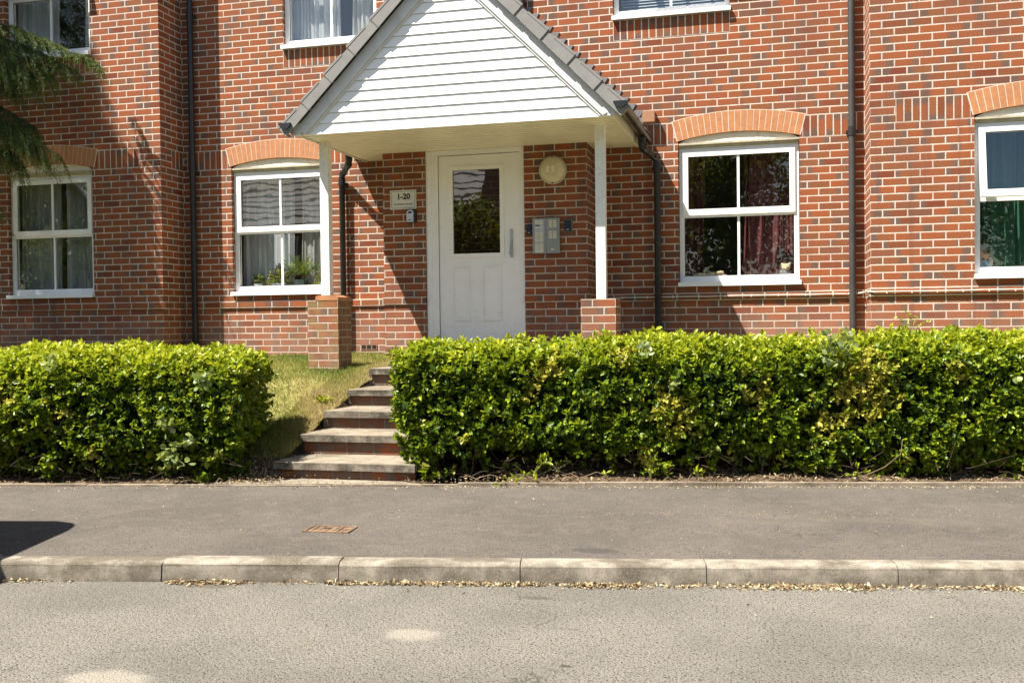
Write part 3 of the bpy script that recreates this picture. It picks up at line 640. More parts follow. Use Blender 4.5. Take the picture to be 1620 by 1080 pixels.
# gable cladding: shiplap boards, each tilted so its lower edge throws a line
b = MB(); pitch = .0975; z = PZ
while z < AP-.02:
    z1 = min(z+pitch, AP-.001); h0 = AP-z; h1 = AP-z1
    a = [(CXP-h0+.02, PY-.006, z+.0045), (CXP+h0-.02, PY-.006, z+.0045), (CXP+h1-.02, PY+.004, z1), (CXP-h1+.02, PY+.004, z1)]
    if h1 <= .02: a = [a[0], a[1], (CXP, PY+.004, z1)]
    b.face(a); b.face([(a[0][0], PY-.006, z+.0045), (a[1][0], PY-.006, z+.0045), (a[1][0], PY+.012, z+.003), (a[0][0], PY+.012, z+.003)][::-1])
    z = z1
b.face([(PX0, PY+.012, PZ), (PX1, PY+.012, PZ), (CXP, PY+.012, AP)])
b.box(PX0+.02, PX1-.02, PY-.009, PY+.006, PZ-.004, PZ+.006)
b.build('gable_cladding', M['clad'], por)
# bargeboards (grey white), one each side, with box ends
for sgn in (-1, 1):
    b = MB(); ex = CXP+sgn*(PX1-PX0)/2
    def pt(d, off):   # d along slope from eaves, off perpendicular upward
        return (ex - sgn*(d/math.sqrt(2)) + sgn*off/math.sqrt(2), PZ + d/math.sqrt(2) + off/math.sqrt(2))
    L = (PX1-PX0)/2*math.sqrt(2)
    tipo = (CXP, AP+.058*math.sqrt(2))
    poly = [pt(.055, -.052), (CXP, AP-.052*math.sqrt(2)), tipo, pt(.02, .058)]
    if sgn < 0: poly = poly
    b.prism(poly, PY-.032, PY+.006); b.prism([pt(.075, -.073), (CXP, AP-.073*math.sqrt(2)), (CXP, AP-.053*math.sqrt(2)), pt(.055, -.053)], PY-.018, PY+.002)
    x0, x1 = sorted((ex+sgn*.045, ex-sgn*.030)); b.box(x0, x1, PY-.036, PY+.04, PZ-.006, PZ+.105)
    b.build('bargeboard', M['grey_board'], por, bevel=.002)
    # eaves fascia running back to the wall
    b = MB(); x0, x1 = sorted((ex+sgn*.0, ex+sgn*.022)); b.box(x0, x1, PY+.041, -.002, PZ-.008, PZ+.12); b.build('fascia', M['soffit'] if sgn > 0 else M['whited'], por, bevel=.002)
    # roof tiles: courses running back to the wall with a raised leading edge
    b = MB(); ga = .345; nt_ = 7
    def tp(d, off, y):
        p_ = pt(d, off); return (p_[0], y, p_[1])
    for i in range(nt_):
        d0 = -.075+i*ga; d1 = min(d0+ga+.05, L+.10); o0 = .158; o1 = .134
        for (ya, yb_) in [(PY-.045+k*.295, PY-.045+(k+1)*.295-.002) for k in range(6)]:
            yb_ = min(yb_, -.003)
            q = [tp(d0, o0, ya), tp(d0, o0, yb_), tp(d1, o1, yb_), tp(d1, o1, ya)]; lo = [tp(d0, o0-.022, ya), tp(d0, o0-.022, yb_), tp(d1, o1-.022, yb_), tp(d1, o1-.022, ya)]
            b.face(q); b.face(lo[::-1])
            for k in range(4): k2 = (k+1) % 4; b.face([q[k2], q[k], lo[k], lo[k2]])
    b.build('roof_tiles', M['tile'], por)
    # dry verge caps, stepped, each its own piece
    for i in range(nt_):
        b = MB(); d0 = -.085+i*ga; d1 = d0+ga-.006
        if d0 > L+.02: continue
        d1 = min(d1, L+.09); y0 = PY-.095
        o0, o1 = .182, .168; lo = .052; dm = d1-.082
        def PR(poly, ya, yb): b.prism(poly if sgn < 0 else poly[::-1], ya, yb)
        PR([pt(d0, lo), pt(dm, lo), pt(dm, o1-.024), pt(d0, o0-.026)], y0, y0+.016)            # long face
        PR([pt(d0, o0-.0225), pt(dm, o1-.0205), pt(dm, o1), pt(d0, o0)], y0-.003, y0+.016)       # raised outer lip
        PR([pt(dm+.0005, lo+.004), pt(d1+.006, lo+.004), pt(d1+.006, o1-.012), pt(dm+.0005, o1-.008)], y0+.009, y0+.024)   # collar tucked under the next cap
        PR([pt(d0, o0-.012), pt(d1, o1-.014), pt(d1, o1-.026), pt(d0, o0-.024)], y0+.0245, y0+.12)
        PR([pt(d0+.004, lo+.002), pt(d0+.016, lo+.002), pt(d0+.016, o0-.028), pt(d0+.004, o0-.028)], y0+.0165, y0+.085)
        vc = b.build('verge_cap', M['tile'], por, bevel=.0025)
        b = MB(); PR([pt(d0+.02, lo+.01), pt(dm, lo+.01), pt(dm, o1-.004), pt(d0+.02, o0-.004)], y0+.0165, y0+.0175); b.build('shadow_gap', M['lead'], vc)
    # stepped lead flashing on the wall
    b = MB(); hz = .155*math.sqrt(2)
    for i in range(20):
        zt_ = 3.462 - .0 + i*.075
        if zt_ > AP+.28: break
        # step tip where the line parallel to the roof meets this course
        xt = ex + sgn*(-(zt_-PZ)+.458)
        if sgn*(xt-CXP) < .03: break
        th = .075*.95
        poly = [(xt, zt_), (xt-sgn*.045, zt_-th), (xt-sgn*.26, zt_-th), (xt-sgn*.26, zt_)]
        if sgn > 0: poly = poly[::-1]
        b.prism(poly, -.011, -.001)
    b.prism([pt(0, .115), pt(0, .21), pt(L, .21), pt(L, .115)] if sgn < 0 else [pt(0, .115), pt(L, .115), pt(L, .21), pt(0, .21)], -.006, -.0005)
    b.build('lead_flashing', M['lead'], por)
# ridge tiles
b = MB()
for k in range(4):
    y0 = PY-.06+k*.44; y1 = min(y0+.45, -.005)
    for j in range(8):
        a0, a1 = math.pi*j/8, math.pi*(j+1)/8; r = .125; zc = AP+.07
        b.face([(CXP+r*math.cos(a0), y0, zc+r*math.sin(a0)), (CXP+r*math.cos(a1), y0, zc+r*math.sin(a1)), (CXP+r*math.cos(a1), y1, zc+r*math.sin(a1)), (CXP+r*math.cos(a0), y1, zc+r*math.sin(a0))])
b.build('ridge_tiles', M['tile'], por, smooth=True)
# lead apron corner by the wall on the right
b = MB(); b.box(-.735, -.665, -.018, -.001, 3.235, 3.43); b.build('lead_apron', M['lead'], por)
# gutters with end caps, outlets, offsets and downpipes
def gutter(x, z, y0, y1, dp, mat):
    b = MB(); n = 12; r = .056
    for (ra, flip) in ((r, False), (r-.004, True)):
        for j in range(n):
            a0, a1 = math.pi+math.pi*j/n, math.pi+math.pi*(j+1)/n
            q = [(x+ra*math.cos(a0), y0, z+ra*math.sin(a0)), (x+ra*math.cos(a0), y1, z+ra*math.sin(a0)), (x+ra*math.cos(a1), y1, z+ra*math.sin(a1)), (x+ra*math.cos(a1), y0, z+ra*math.sin(a1))]
            b.face(q[::-1] if flip else q)
    gt = b.build('gutter', mat, por, smooth=True)
    for yy in (y0, y1-.004):
        b = MB(); arc = [(x+(r+.005)*math.cos(math.pi+math.pi*j/n), z+(r+.005)*math.sin(math.pi+math.pi*j/n)) for j in range(n+1)]
        b.prism(arc, yy-.004, yy+.03 if yy == y0 else yy+.004); b.build('end_cap', M['black'], gt)
    yo = -.30
    for yy, wd in ((yo, .07), (-1.0, .02)):
        b = MB(); 
        for j in range(n):
            a0, a1 = math.pi+math.pi*j/n, math.pi+math.pi*(j+1)/n; ra = r+.005
            b.face([(x+ra*math.cos(a0), yy-wd, z+ra*math.sin(a0)), (x+ra*math.cos(a0), yy+wd, z+ra*math.sin(a0)), (x+ra*math.cos(a1), yy+wd, z+ra*math.sin(a1)), (x+ra*math.cos(a1), yy-wd, z+ra*math.sin(a1))])
        b.build('gutter_union', M['black'], gt, smooth=True)
    b = MB(); b.tube([(x, yo, z-.05), (x, yo, z-.14), (x+(dp-x)*.08, yo+.02, z-.17), (x+(dp-x)*.92, -.085, z-.25), (dp, -.062, z-.29), (dp, -.062, .86)], .034, 16)
    b.build('porch_downpipe', M['black'], por, smooth=True)
    for p, q in (((x, yo, z-.055), (x, yo, z-.125)), ((dp, -.062, z-.285), (dp, -.062, z-.37)), ((x+(dp-x)*.06, yo+.015, z-.163), (x+(dp-x)*.22, yo+.06, z-.185)), ((x+(dp-x)*.75, -.125, z-.235), (x+(dp-x)*.93, -.083, z-.252))):
        b = MB(); b.tube([p, q], .0405, 16); b.build('pipe_socket', M['black'], por, smooth=True)
    b = MB(); b.box(dp-.055, dp+.055, -.045, -.001, z-.36, z-.335); b.build('pipe_clip', M['black'], por)
gutter(-.640, 3.262, -1.835, -.02, -.512, M['brown_gutter']); gutter(-3.915, 3.262, -1.835, -.02, -4.11, M['black'])
# posts and piers
PB, PT = 1.50, PZ
for (px, pz) in ((-3.7445, 1.598), (-.911, 1.512)):
    b = MB(); b.box(px-.046, px+.046, -1.33, -1.238, pz, PT+.001); b.build('post', M['paint'], por, bevel=.004)
def pier(x0, x1, y0, z1, z0, cap):
    b = MB()
    for q, f in (([(x0, y0), (x1, y0)], 0), ([(x1, y0), (x1, y0+.328)], 1), ([(x1, y0+.328), (x0, y0+.328)], 0), ([(x0, y0+.328), (x0, y0)], 1)):
        (a, c), (e, h) = q; L = .328; pts = [(a, c, z0), (e, h, z0), (e, h, z1), (a, c, z1)]
        us = [0, 1.5, 1.5, 0]; off = .0 if f == 0 else .5
        b.face(pts, [(us[i]+off+.0, (pts[i][2]-z1)/.075) for i in range(4)])
    b.face([(x0, y0, z1), (x1, y0, z1), (x1, y0+.328, z1), (x0, y0+.328, z1)], [(.1, .1), (.9, .1), (.9, .9), (.1, .9)])
    o = b.build('pier', M['pier_l'] if cap else M['pier'], por)
    if cap:
        b = MB(); b.prism([(x0+.09, z1+.001), (x1+.004, z1+.001), (x1+.004, z1+.032), (x1-.03, z1+.052), (x0+.12, z1+.052), (x0+.09, z1+.040)], y0-.004, y0+.332); b.build('pier_cap', M['orange'], por, bevel=.004)
M['pier'] = brick_mat('pier_brick', .5, efflo=True); M['pier_l'] = brick_mat('pier_brick_algae', .5, efflo=True, algae=.6)
pier(-3.888, -3.558, -1.45, 1.545, .55, True); pier(-1.085, -.755, -1.45, 1.511, .55, False)
# porch floor slab
b = MB(); b.box(-3.0, -1.2, -1.50, YE-.032, .80, 1.04); b.build('porch_floor', M['slab'], por, bevel=.006)

# ------------------------------------------------------------------ steps up to the porch
stp = thing('steps', 'five concrete slab steps with orange brick risers between the hedges', 'steps', (-2.42, -3.9, .15))
TZ = [.272, .429, .576, .724, .885]; TY = [-3.909, -3.462, -3.012, -2.526, -2.014]; prev = .12
for i in range(5):
    yb = TY[i+1]+.04 if i < 4 else -1.50
    b = MB(); xs = [-2.995, -2.56+.15*(i % 2), -1.86+.03*i]
    for k in range(2):
        b.box(xs[k]+.002, xs[k+1]-.002, TY[i]+random.uniform(-.004, .004), yb, TZ[i]-.052, TZ[i]+random.uniform(-.002, .002))
    tr = b.build('tread', M['slab'], stp, bevel=.006)
    b = MB()
    for k in range(2): b.box(xs[k]+.001, xs[k+1]-.001, TY[i]-.0055, TY[i]+.02, TZ[i]-.054, TZ[i]-.004)
    b.build('nosing', M['nosing'], tr, bevel=.004)
    z0 = (TZ[i-1] if i else .10); z1 = TZ[i]-.054; yr = TY[i]+.03; x0, x1 = -2.97, -1.87+.03*i
    b = MB(); q = [(x0, yr, z0), (x1, yr, z0), (x1, yr, z1), (x0, yr, z1)]; off = .37*i
    b.face(q, [((p[0]-x0)/.225+off, .02 if p[2] < z0+.01 else .98) for p in q]); b.face([(x0, yr, z0), (x0, yr, z1), (x0, yb, z1), (x0, yb, z0)], [(0, .02), (0, .98), (1.6, .98), (1.6, .02)])
    b.build('riser', M['riser2'] if 'riser2' in M else M['riser'], stp)
b = MB()
for i in range(5): b.box(-3.018, -2.974, TY[i]+.035+.0005*i, (TY[i+1]+.034 if i < 4 else -1.5), .05, TZ[i]-.058)
b.build('side_wall', M['nosing'], stp)
# the last riser under the porch floor
b = MB(); q = [(-2.99, -1.503, .885), (-1.75, -1.503, .885), (-1.75, -1.503, 1.0), (-2.99, -1.503, 1.0)]; b.face(q, [(p[0]/.225, .02 if p[2] < .9 else .98) for p in q]); b.build('riser', M['riser'], stp)

# ------------------------------------------------------------------ fittings on the entrance wall
def text_mesh(body, size, mat, name, parent, loc, bold=0., align='CENTER', xscale=1.):
    cu = bpy.data.curves.new(name, 'FONT'); cu.body = body; cu.size = size; cu.align_x = align; cu.align_y = 'CENTER'; cu.extrude = .0004; cu.offset = bold
    t = bpy.data.objects.new('tmp_text', cu); COL.objects.link(t); bpy.context.view_layer.update()
    me = bpy.data.meshes.new_from_object(t.evaluated_get(bpy.context.evaluated_depsgraph_get())); bpy.data.objects.remove(t)
    o = bpy.data.objects.new(name, me); me.materials.clear(); me.materials.append(mat); COL.objects.link(o); o.parent = parent
    o.location = Vector(loc)-wloc(parent); o.rotation_euler = (math.pi/2, 0, 0); o.scale = (xscale, 1, 1); return o
sg = thing('address_sign', 'small white framed sign reading 1-20 left of the front door', 'sign', (-3.217, YE, 2.647))
b = MB(); b.box(-3.367, -3.067, YE-.010, YE-.001, 2.543, 2.751); b.build('plate', M['plate'], sg, bevel=.002)
b = MB(); 
for q in ((-3.367, -3.067, 2.741, 2.751), (-3.367, -3.067, 2.543, 2.553), (-3.367, -3.357, 2.553, 2.741), (-3.077, -3.067, 2.553, 2.741)): b.box(q[0], q[1], YE-.014, YE-.0101, q[2], q[3])
b.build('rim', M['plate'], sg, bevel=.0015)
b = MB(); 
for q in ((-3.352, -3.082, 2.734, 2.737), (-3.352, -3.082, 2.557, 2.560), (-3.352, -3.349, 2.560, 2.734), (-3.085, -3.082, 2.560, 2.734)): b.box(q[0], q[1], YE-.0112, YE-.0101, q[2], q[3])
b.build('border_line', M['ink2'], sg)
text_mesh('1-20', .084, M['ink'], 'number', sg, (-3.213, YE-.0106, 2.678), .0034)
text_mesh('Josephstone Avenue', .0245, M['ink2'], 'street_name', sg, (-3.213, YE-.0106, 2.600), .0010, xscale=1.05)
ks = thing('key_safe', 'small silver arched key safe with black body under the 1-20 sign', 'key safe', (-3.12, YE, 2.47))
b = MB(); b.box(-3.172, -3.066, YE-.05, YE-.001, 2.395, 2.530); b.build('body', M['black'], ks, bevel=.008)
b = MB(); arc = [(-3.124+.040*math.cos(a), 2.497+.033*math.sin(a)) for a in np.linspace(0, math.pi, 9)]
b.prism([(-3.164, 2.398), (-3.084, 2.398)]+arc, YE-.060, YE-.051); b.build('face', M['chrome'], ks, bevel=.002)
b = MB(); arc = [(-3.124+.022*math.cos(a), 2.492+.022*math.sin(a)) for a in np.linspace(0, math.pi, 8)]; b.prism(arc, YE-.062, YE-.0601); b.build('window', M['dark'], ks)
b = MB(); b.box(-3.148, -3.106, YE-.0615, YE-.0601, 2.416, 2.424); b.build('maker_mark', M['ink2'], ks)
wl = thing('wall_light', 'round yellowed bulkhead light on brick right of the door', 'wall light', (-1.55, YE, 2.882))
c = (-1.55, YE-.001, 2.882)
b = MB(); b.lathe([(.147, 0), (.147, -.035), (.140, -.042), (.132, -.042)], c, n=40); b.build('base', M['cornice'], wl, smooth=True)
b = MB(); b.lathe([(.134, -.040), (.128, -.058), (.105, -.078), (.07, -.088), (.03, -.092), (.0005, -.0925)], c, n=40); b.build('diffuser', M['lamp'], wl, smooth=True)
b = MB(); b.box(-1.625, -1.475, YE-.0915, YE-.085, 2.80, 2.965); 
b = MB(); 
for dz in (.133, -.133): b.lathe([(.008, -.044), (.008, -.052), (.0005, -.054)], (c[0], c[1], c[2]+dz), n=10)
b.build('screw', M['dark'], wl)
b = MB(); b.box(-1.604, -1.572, YE-.101, YE-.0905, 2.852, 2.918); b.box(-1.548, -1.516, YE-.101, YE-.0905, 2.852, 2.918); b.box(-1.625, -1.48, YE-.0935, YE-.087, 2.822, 2.829); b.build('reflector_ribs', M['lampin'], wl, bevel=.004)
ic = thing('intercom_panel', 'grey metal door entry panel of two columns of name buttons', 'intercom', (-1.626, YE, 2.2))
bt = None
for m in range(2):
    x0 = -1.772+m*.1465; x1 = x0+.143
    b = MB(); b.box(x0, x1, YE-.034, YE-.001, 2.018, 2.385); b.build('panel', M['metal'], ic, bevel=.004)
    b = MB(); b.box(x0+.022, x1-.022, YE-.0365, YE-.0341, 2.028+(0 if m == 0 else 0), 2.372); b.build('module_plate', M['chrome'] if m == 0 else M['metal'], ic, bevel=.002)
    rows = [2.355, 2.332, 2.290, 2.232, 2.211, 2.190, 2.169, 2.150, 2.112, 2.091, 2.070, 2.049, 2.034] if m == 0 else [2.355, 2.335, 2.315, 2.296, 2.240, 2.219, 2.199, 2.180, 2.058]
    for z in rows:
        for k in range(2):
            if m == 1 and z < 2.1 and k: continue
            xx = x0+.030+k*.045 if z > 2.1 or m == 0 else x0+.05
            if bt is None:
                b = MB(); b.box(-.0185, .0185, -.004, 0, -.0065, .0065); bt = b.build('button', M['ivory'], None, bevel=.0015); bt.parent = ic; bt.location = Vector((xx+.018, YE-.0367, z))-wloc(ic)
            else:
                c2 = bt.copy(); COL.objects.link(c2); c2.parent = ic; c2.location = Vector((xx+.018, YE-.0367, z))-wloc(ic)
b = MB(); b.box(-1.742, -1.694, YE-.040, YE-.0366, 2.306, 2.316); b.build('speaker_slot', M['dark'], ic)
b = MB(); b.box(-1.595, -1.545, YE-.0385, YE-.0366, 2.085, 2.155); b.build('speaker_grille', M['metal'], ic)
fr1 = thing('card_reader', 'small dark blue reader between the door frame and the intercom', 'card reader', (-1.813, YE, 2.28))
b = MB(); b.box(-1.838, -1.789, YE-.028, YE-.001, 2.222, 2.332); b.build('casing', M['navy'], fr1, bevel=.009); b = MB(); b.box(-1.823, -1.805, YE-.0295, YE-.028, 2.238, 2.244); b.build('indicator', M['ivory'], fr1)
fr2 = thing('card_reader', 'larger dark blue reader on the brick right of the intercom', 'card reader', (-1.396, YE, 2.3))
b = MB(); b.box(-1.434, -1.361, YE-.026, YE-.006, 2.243, 2.362); b.build('casing', M['navy'], fr2, bevel=.005); b = MB(); b.box(-1.438, -1.353, YE-.0065, YE-.001, 2.238, 2.366); b.build('back_plate', M['metal'], fr2, bevel=.003)
b = MB(); b.box(-1.41, -1.385, YE-.0272, YE-.0262, 2.256, 2.262); b.build('indicator', M['ivory'], fr2)

# ------------------------------------------------------------------ curtains and things on the inner sills
CG = cloth('grey_curtain', (.50, .52, .54), .3); CB = cloth('pale_blue_curtain', (.78, .81, .84), .35); CR = cloth('burgundy_curtain', (.17, .060, .065), .15, (.06, .025, .03)); CN = cloth('green_curtain', (.045, .15, .095), .25)
CW = cloth('white_net', (.74, .75, .72), .45)
def wn(k): return WIN[k]
a, c, e, f, y = wn('W1'); yc = y+.27
curtain(a-.02, a+.56, e-.1, f+.05, yc, CG, 'curtain', 'grey curtain in the lower left window, left half', amp=.028)
curtain(a+.60, c+.02, e-.1, f+.05, yc+.02, CG, 'curtain', 'grey curtain in the lower left window, right half', amp=.028)
a, c, e, f, y = wn('W2'); yc = y+.315
curtain(a-.02, a+.66, e-.1, f+.05, yc, CB, 'curtain', 'pale blue curtain behind the potted plants, left of the gap', amp=.035, pitch=.15)
curtain(a+.74, c+.02, e-.1, f+.05, yc+.03, CW, 'curtain', 'white curtain behind the potted plants, right of the gap', amp=.02, pitch=.2)
a, c, e, f, y = wn('W3'); yc = y+.30
curtain(a+.66, c+.02, e-.1, f+.05, yc, CR, 'curtain', 'burgundy patterned curtain behind the teddy bear', amp=.035, pitch=.11)
curtain(a+.02, a+.22, e-.1, f+.05, yc+.3, CR, 'curtain', 'dark burgundy curtain at the left edge behind the cloth gloves', amp=.03, pitch=.10)
a, c, e, f, y = wn('W6'); yc = y+.30
curtain(a-.02, a+.60, e-.1, f+.05, yc, CN, 'curtain', 'dark green curtain behind the small orange and blue toy', amp=.035, pitch=.13)
curtain(a+.62, c+.02, e-.1, f+.05, yc+.02, CN, 'curtain', 'bright green curtain at the right edge of the photo', amp=.035, pitch=.13)
a, c, e, f, y = wn('W4'); yc = y+.22
curtain(a-.02, a+.58, e-.1, f+.05, yc, CW, 'curtain', 'off white curtain in the upper left window, left pane', amp=.02, pitch=.22)
curtain(c-.20, c+.02, e-.1, f+.05, yc, CW, 'curtain', 'off white curtain edge in the upper left window, right pane', amp=.015, pitch=.22)
a, c, e, f, y = wn('W5'); yc = y+.24
curtain(a-.02, a+.62, e-.1, f+.05, yc, CB, 'curtain', 'pale blue curtain in the window left above the porch', amp=.03, pitch=.16)
curtain(c-.36, c+.02, e-.1, f+.05, yc-.02, CW, 'curtain', 'white curtain in the window left above the porch, right edge', amp=.03, pitch=.16)
a, c, e, f, y = wn('W7'); bl = thing('window_blind', 'pale slatted blind in the upper window right of the porch', 'blind', (a+.6, y+.25, e))
b = MB(); n = 44
for i in range(n):
    z = e+.02+i*.031; b.face([(a+.06, y+.22, z), (c-.06, y+.22, z), (c-.06, y+.238, z+.020), (a+.06, y+.238, z+.020)])
b.build('slats', cloth('blind_slat', (.50, .56, .62), .2), bl); b = MB(); b.box(a+.05, c-.05, y+.2, y+.25, f-.03, f+.01); b.build('head_rail', M['white'], bl)

PL = leaf_mat('pot_plant_leaf', [(0, (.05, .10, .02)), (.5, (.10, .20, .03)), (1, (.22, .32, .05))], yellow=(.40, .36, .07), pale=(.22, .09, .10), transl=.4)
def leaves(base, dirs, length, width, rnd, yel, pal, fold=.25, bend=0.3, pref=None):
    """oval leaves: base (n,3), unit dirs (n,3) -> V,F,tint"""
    n = len(base); up = RNG.normal(size=(n, 3)) if pref is None else pref+RNG.normal(size=(n, 3))*.38; side = np.cross(up, dirs) if pref is not None else np.cross(dirs, up); side /= np.linalg.norm(side, axis=1)[:, None]+1e-9
    nor = np.cross(dirs, side) if pref is not None else np.cross(side, dirs); L = np.asarray(length).reshape(-1, 1)*np.ones((n, 1)); Wd = np.asarray(width).reshape(-1, 1)*np.ones((n, 1))
    def at(t, w, h): return base + dirs*L*t + side*Wd*w + nor*(Wd*abs(w)*fold*2 - L*bend*t*t + h)
    V = np.stack([at(0, 0, 0), at(.32, .46, 0), at(.72, .42, 0), at(1, 0, 0), at(.72, -.42, 0), at(.32, -.46, 0)], 1).reshape(-1, 3)
    o = (np.arange(n)*6)[:, None]; F = np.concatenate([o+np.array([[0, 1, 2, 3]]), o+np.array([[0, 3, 4, 5]])])
    T = np.repeat(np.stack([rnd, yel, pal], 1), 6, 0); return V, F, T
def unit(a): return a/(np.linalg.norm(a, axis=-1, keepdims=True)+1e-9)
def potplant(x, y, z, r, h, n, kind, label, potcol, yel=0., pal=0., pot='round'):
    t = thing('potted_plant', label, 'potted plant', (x, y, z), 'potted plants on the inner window sill')
    b = MB(); ph = .07 if pot != 'tall' else .11; pr = .075 if pot == 'wide' else .06
    if pot == 'tall': b.box(x-.075, x+.075, y-.06, y+.06, z, z+ph)
    elif pot == 'wide': b.lathe([(.0005, 0), (.07, 0), (.11, ph), (.102, ph), (.1, ph-.012), (.0005, ph-.012)], (x, y, z), 'z')
    else: b.lathe([(.0005, 0), (.05, 0), (.065, ph), (.058, ph), (.056, ph-.01), (.0005, ph-.01)], (x, y, z), 'z')
    b.build('pot', potcol, t, smooth=pot != 'tall')
    c0 = np.array([x, y, z+ph]); V = []; F = []; T = []; o = 0
    if kind == 'palm':
        bs = []; ds = []; ln = []
        for i in range(22):
            a = RNG.uniform(0, 6.28); el = RNG.uniform(.55, 1.45); d = np.array([math.cos(a)*math.cos(el), .7*math.sin(a)*math.cos(el), math.sin(el)])
            hh = h*RNG.uniform(.6, 1.)
            for k in range(16):
                tt = .25+.75*k/15; p_ = c0+d*hh*tt+np.array([0, 0, -.32*hh*tt*tt*(1-math.sin(el)*.6)]); sd = np.cross(d, [0, 0, 1]); sd = sd/np.linalg.norm(sd)
                for s_ in (-1, 1): bs.append(p_); ds.append(unit(d*.8+sd*s_*.9+np.array([0, 0, -.25]))); ln.append(.07*(1-.5*tt)*1.3)
        bs = np.array(bs); ds = np.array(ds); nn_ = len(bs); V, F, T = leaves(bs, ds, ln, .006, RNG.uniform(.3, 1, nn_), np.zeros(nn_)+(RNG.random(nn_) < .1)*.6, np.zeros(nn_), 0, .2)
    else:
        u_ = unit(RNG.normal(size=(n, 3))*np.array([1, .7, .8])+np.array([0, 0, .5])); rad = RNG.uniform(.25, 1, (n, 1))
        bs = c0+u_*rad*np.array([r, r*.7, h]); ds = unit(u_+RNG.normal(size=(n, 3))*.5+np.array([0, 0, -.2])); V, F, T = leaves(bs, ds, RNG.uniform(.03, .055, n), RNG.uniform(.018, .03, n), RNG.random(n), (RNG.random(n) < yel)*.9, (RNG.random(n) < pal)*.8)
    npmesh('foliage', V, F, PL, t, T); return t
zs = 1.731; POTG = plain('grey_pot', (.30, .33, .31), .5); POTW = plain('white_pot', (.62, .63, .60), .4); POTD = plain('dark_green_pot', (.045, .075, .06), .35)
potplant(-5.33, .215, zs, .075, .13, 80, 'b', 'smallest round potted plant at the left end of the window sill', POTW, .1, .2)
potplant(-5.05, .20, zs, .17, .20, 240, 'b', 'bushy plant with reddish leaves in a wide grey bowl', POTG, .1, .3, 'wide')
potplant(-4.79, .215, zs, .1, .42, 0, 'palm', 'tall feathery palm in a dark green square pot', POTD, 0, 0, 'tall')
potplant(-4.46, .20, zs, .13, .20, 170, 'b', 'yellow variegated plant nearest the porch post', POTW, .75, 0)
# soft toys on the sill of the window right of the porch
def blob(parts, name, mat, parent=None):
    b = MB()
    for (cx, cy, cz, rx, ry, rz) in parts:
        base = len(b.v); n, m_ = 14, 9
        for i in range(m_+1):
            th = math.pi*i/m_
            for k in range(n):
                a_ = 2*math.pi*k/n; b.v.append((cx+rx*math.sin(th)*math.cos(a_), cy+ry*math.sin(th)*math.sin(a_), cz+rz*math.cos(th)))
        for i in range(m_):
            for k in range(n):
                k2 = (k+1) % n; b.f.append((base+i*n+k, base+(i+1)*n+k, base+(i+1)*n+k2, base+i*n+k2)); b.mi.append(0); b.uv += [(0, 0)]*4
    o = b.build(name, mat, parent, smooth=True); o.modifiers.clear(); md = o.modifiers.new('r', 'REMESH'); md.mode = 'VOXEL'; md.voxel_size = .006; md.use_smooth_shade = True
    return o
PLU = plain('beige_plush', (.50, .40, .25), .95, var=.2, scale=40, bump=.003, bscale=200); PLG = plain('grey_plush', (.20, .20, .22), .95, var=.2, scale=40, bump=.003, bscale=200)
z = 1.731
gl = blob([(-.10+i*.03, .21, z+.022, .035, .045, .022) for i in range(8)]+[(-.13+i*.03, .20, z+.055-.0*i, .035, .04, .022) for i in range(8)]+[(.13, .19, z+.075, .035, .03, .02), (.10, .19, z+.068, .04, .03, .02), (.155, .2, z+.03, .05, .04, .028)], 'gloves', PLU)
tag(gl, 'pair of beige cloth gloves lying on the window sill', 'gloves')
tb = thing('teddy_bear', 'small beige teddy bear in a grey shirt leaning in the window corner', 'soft toy', (.82, .2, z))
blob([(.80, .21, z+.115, .048, .042, .042), (.762, .21, z+.148, .016, .012, .016), (.838, .21, z+.148, .016, .012, .016), (.80, .168, z+.105, .02, .015, .015)], 'head', PLU, tb)
blob([(.80, .21, z+.045, .055, .045, .05), (.755, .19, z+.06, .02, .02, .03)], 'body', PLG, tb); blob([(.73, .17, z+.02, .035, .03, .02), (.86, .17, z+.02, .03, .03, .02)], 'legs', PLU, tb)
x0 = 2.62; y0 = YR+.20; ty = thing('toy_figure', 'small toy with orange top and pale blue face on the right window sill', 'toy', (x0, y0, z))
ORG = plain('orange_fur', (.33, .10, .03), .9, bump=.003); BLU = plain('pale_blue_felt', (.28, .42, .55), .8)
blob([(x0-.01, y0, z+.15, .055, .04, .05), (x0-.03, y0, z+.19, .03, .03, .02)], 'hair', ORG, ty); blob([(x0+.005, y0-.01, z+.065, .055, .045, .05)], 'face', BLU, ty); blob([(x0+.055, y0-.01, z+.09, .022, .02, .045), (x0+.06, y0, z+.02, .03, .03, .02)], 'arm', PLU, ty)

# ------------------------------------------------------------------ hedges
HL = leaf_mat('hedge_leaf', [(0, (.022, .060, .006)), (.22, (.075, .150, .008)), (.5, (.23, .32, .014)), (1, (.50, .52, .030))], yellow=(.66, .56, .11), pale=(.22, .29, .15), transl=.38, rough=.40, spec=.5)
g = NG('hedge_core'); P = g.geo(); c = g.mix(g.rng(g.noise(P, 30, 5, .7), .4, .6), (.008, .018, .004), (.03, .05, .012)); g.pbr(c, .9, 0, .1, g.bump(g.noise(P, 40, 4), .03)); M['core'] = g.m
def smooth_noise(a, b_, seed):
    r_ = np.random.default_rng(seed); o = np.zeros_like(a)
    for fq, am in ((1.1, 1.), (2.3, .7), (4.7, .5), (9.3, .35)):
        th = r_.uniform(0, 6.28, 3); k = r_.normal(size=(3, 2))*fq*1.4
        for j in range(3): o += am*np.sin(k[j, 0]*a+k[j, 1]*b_+th[j])/3
    return o
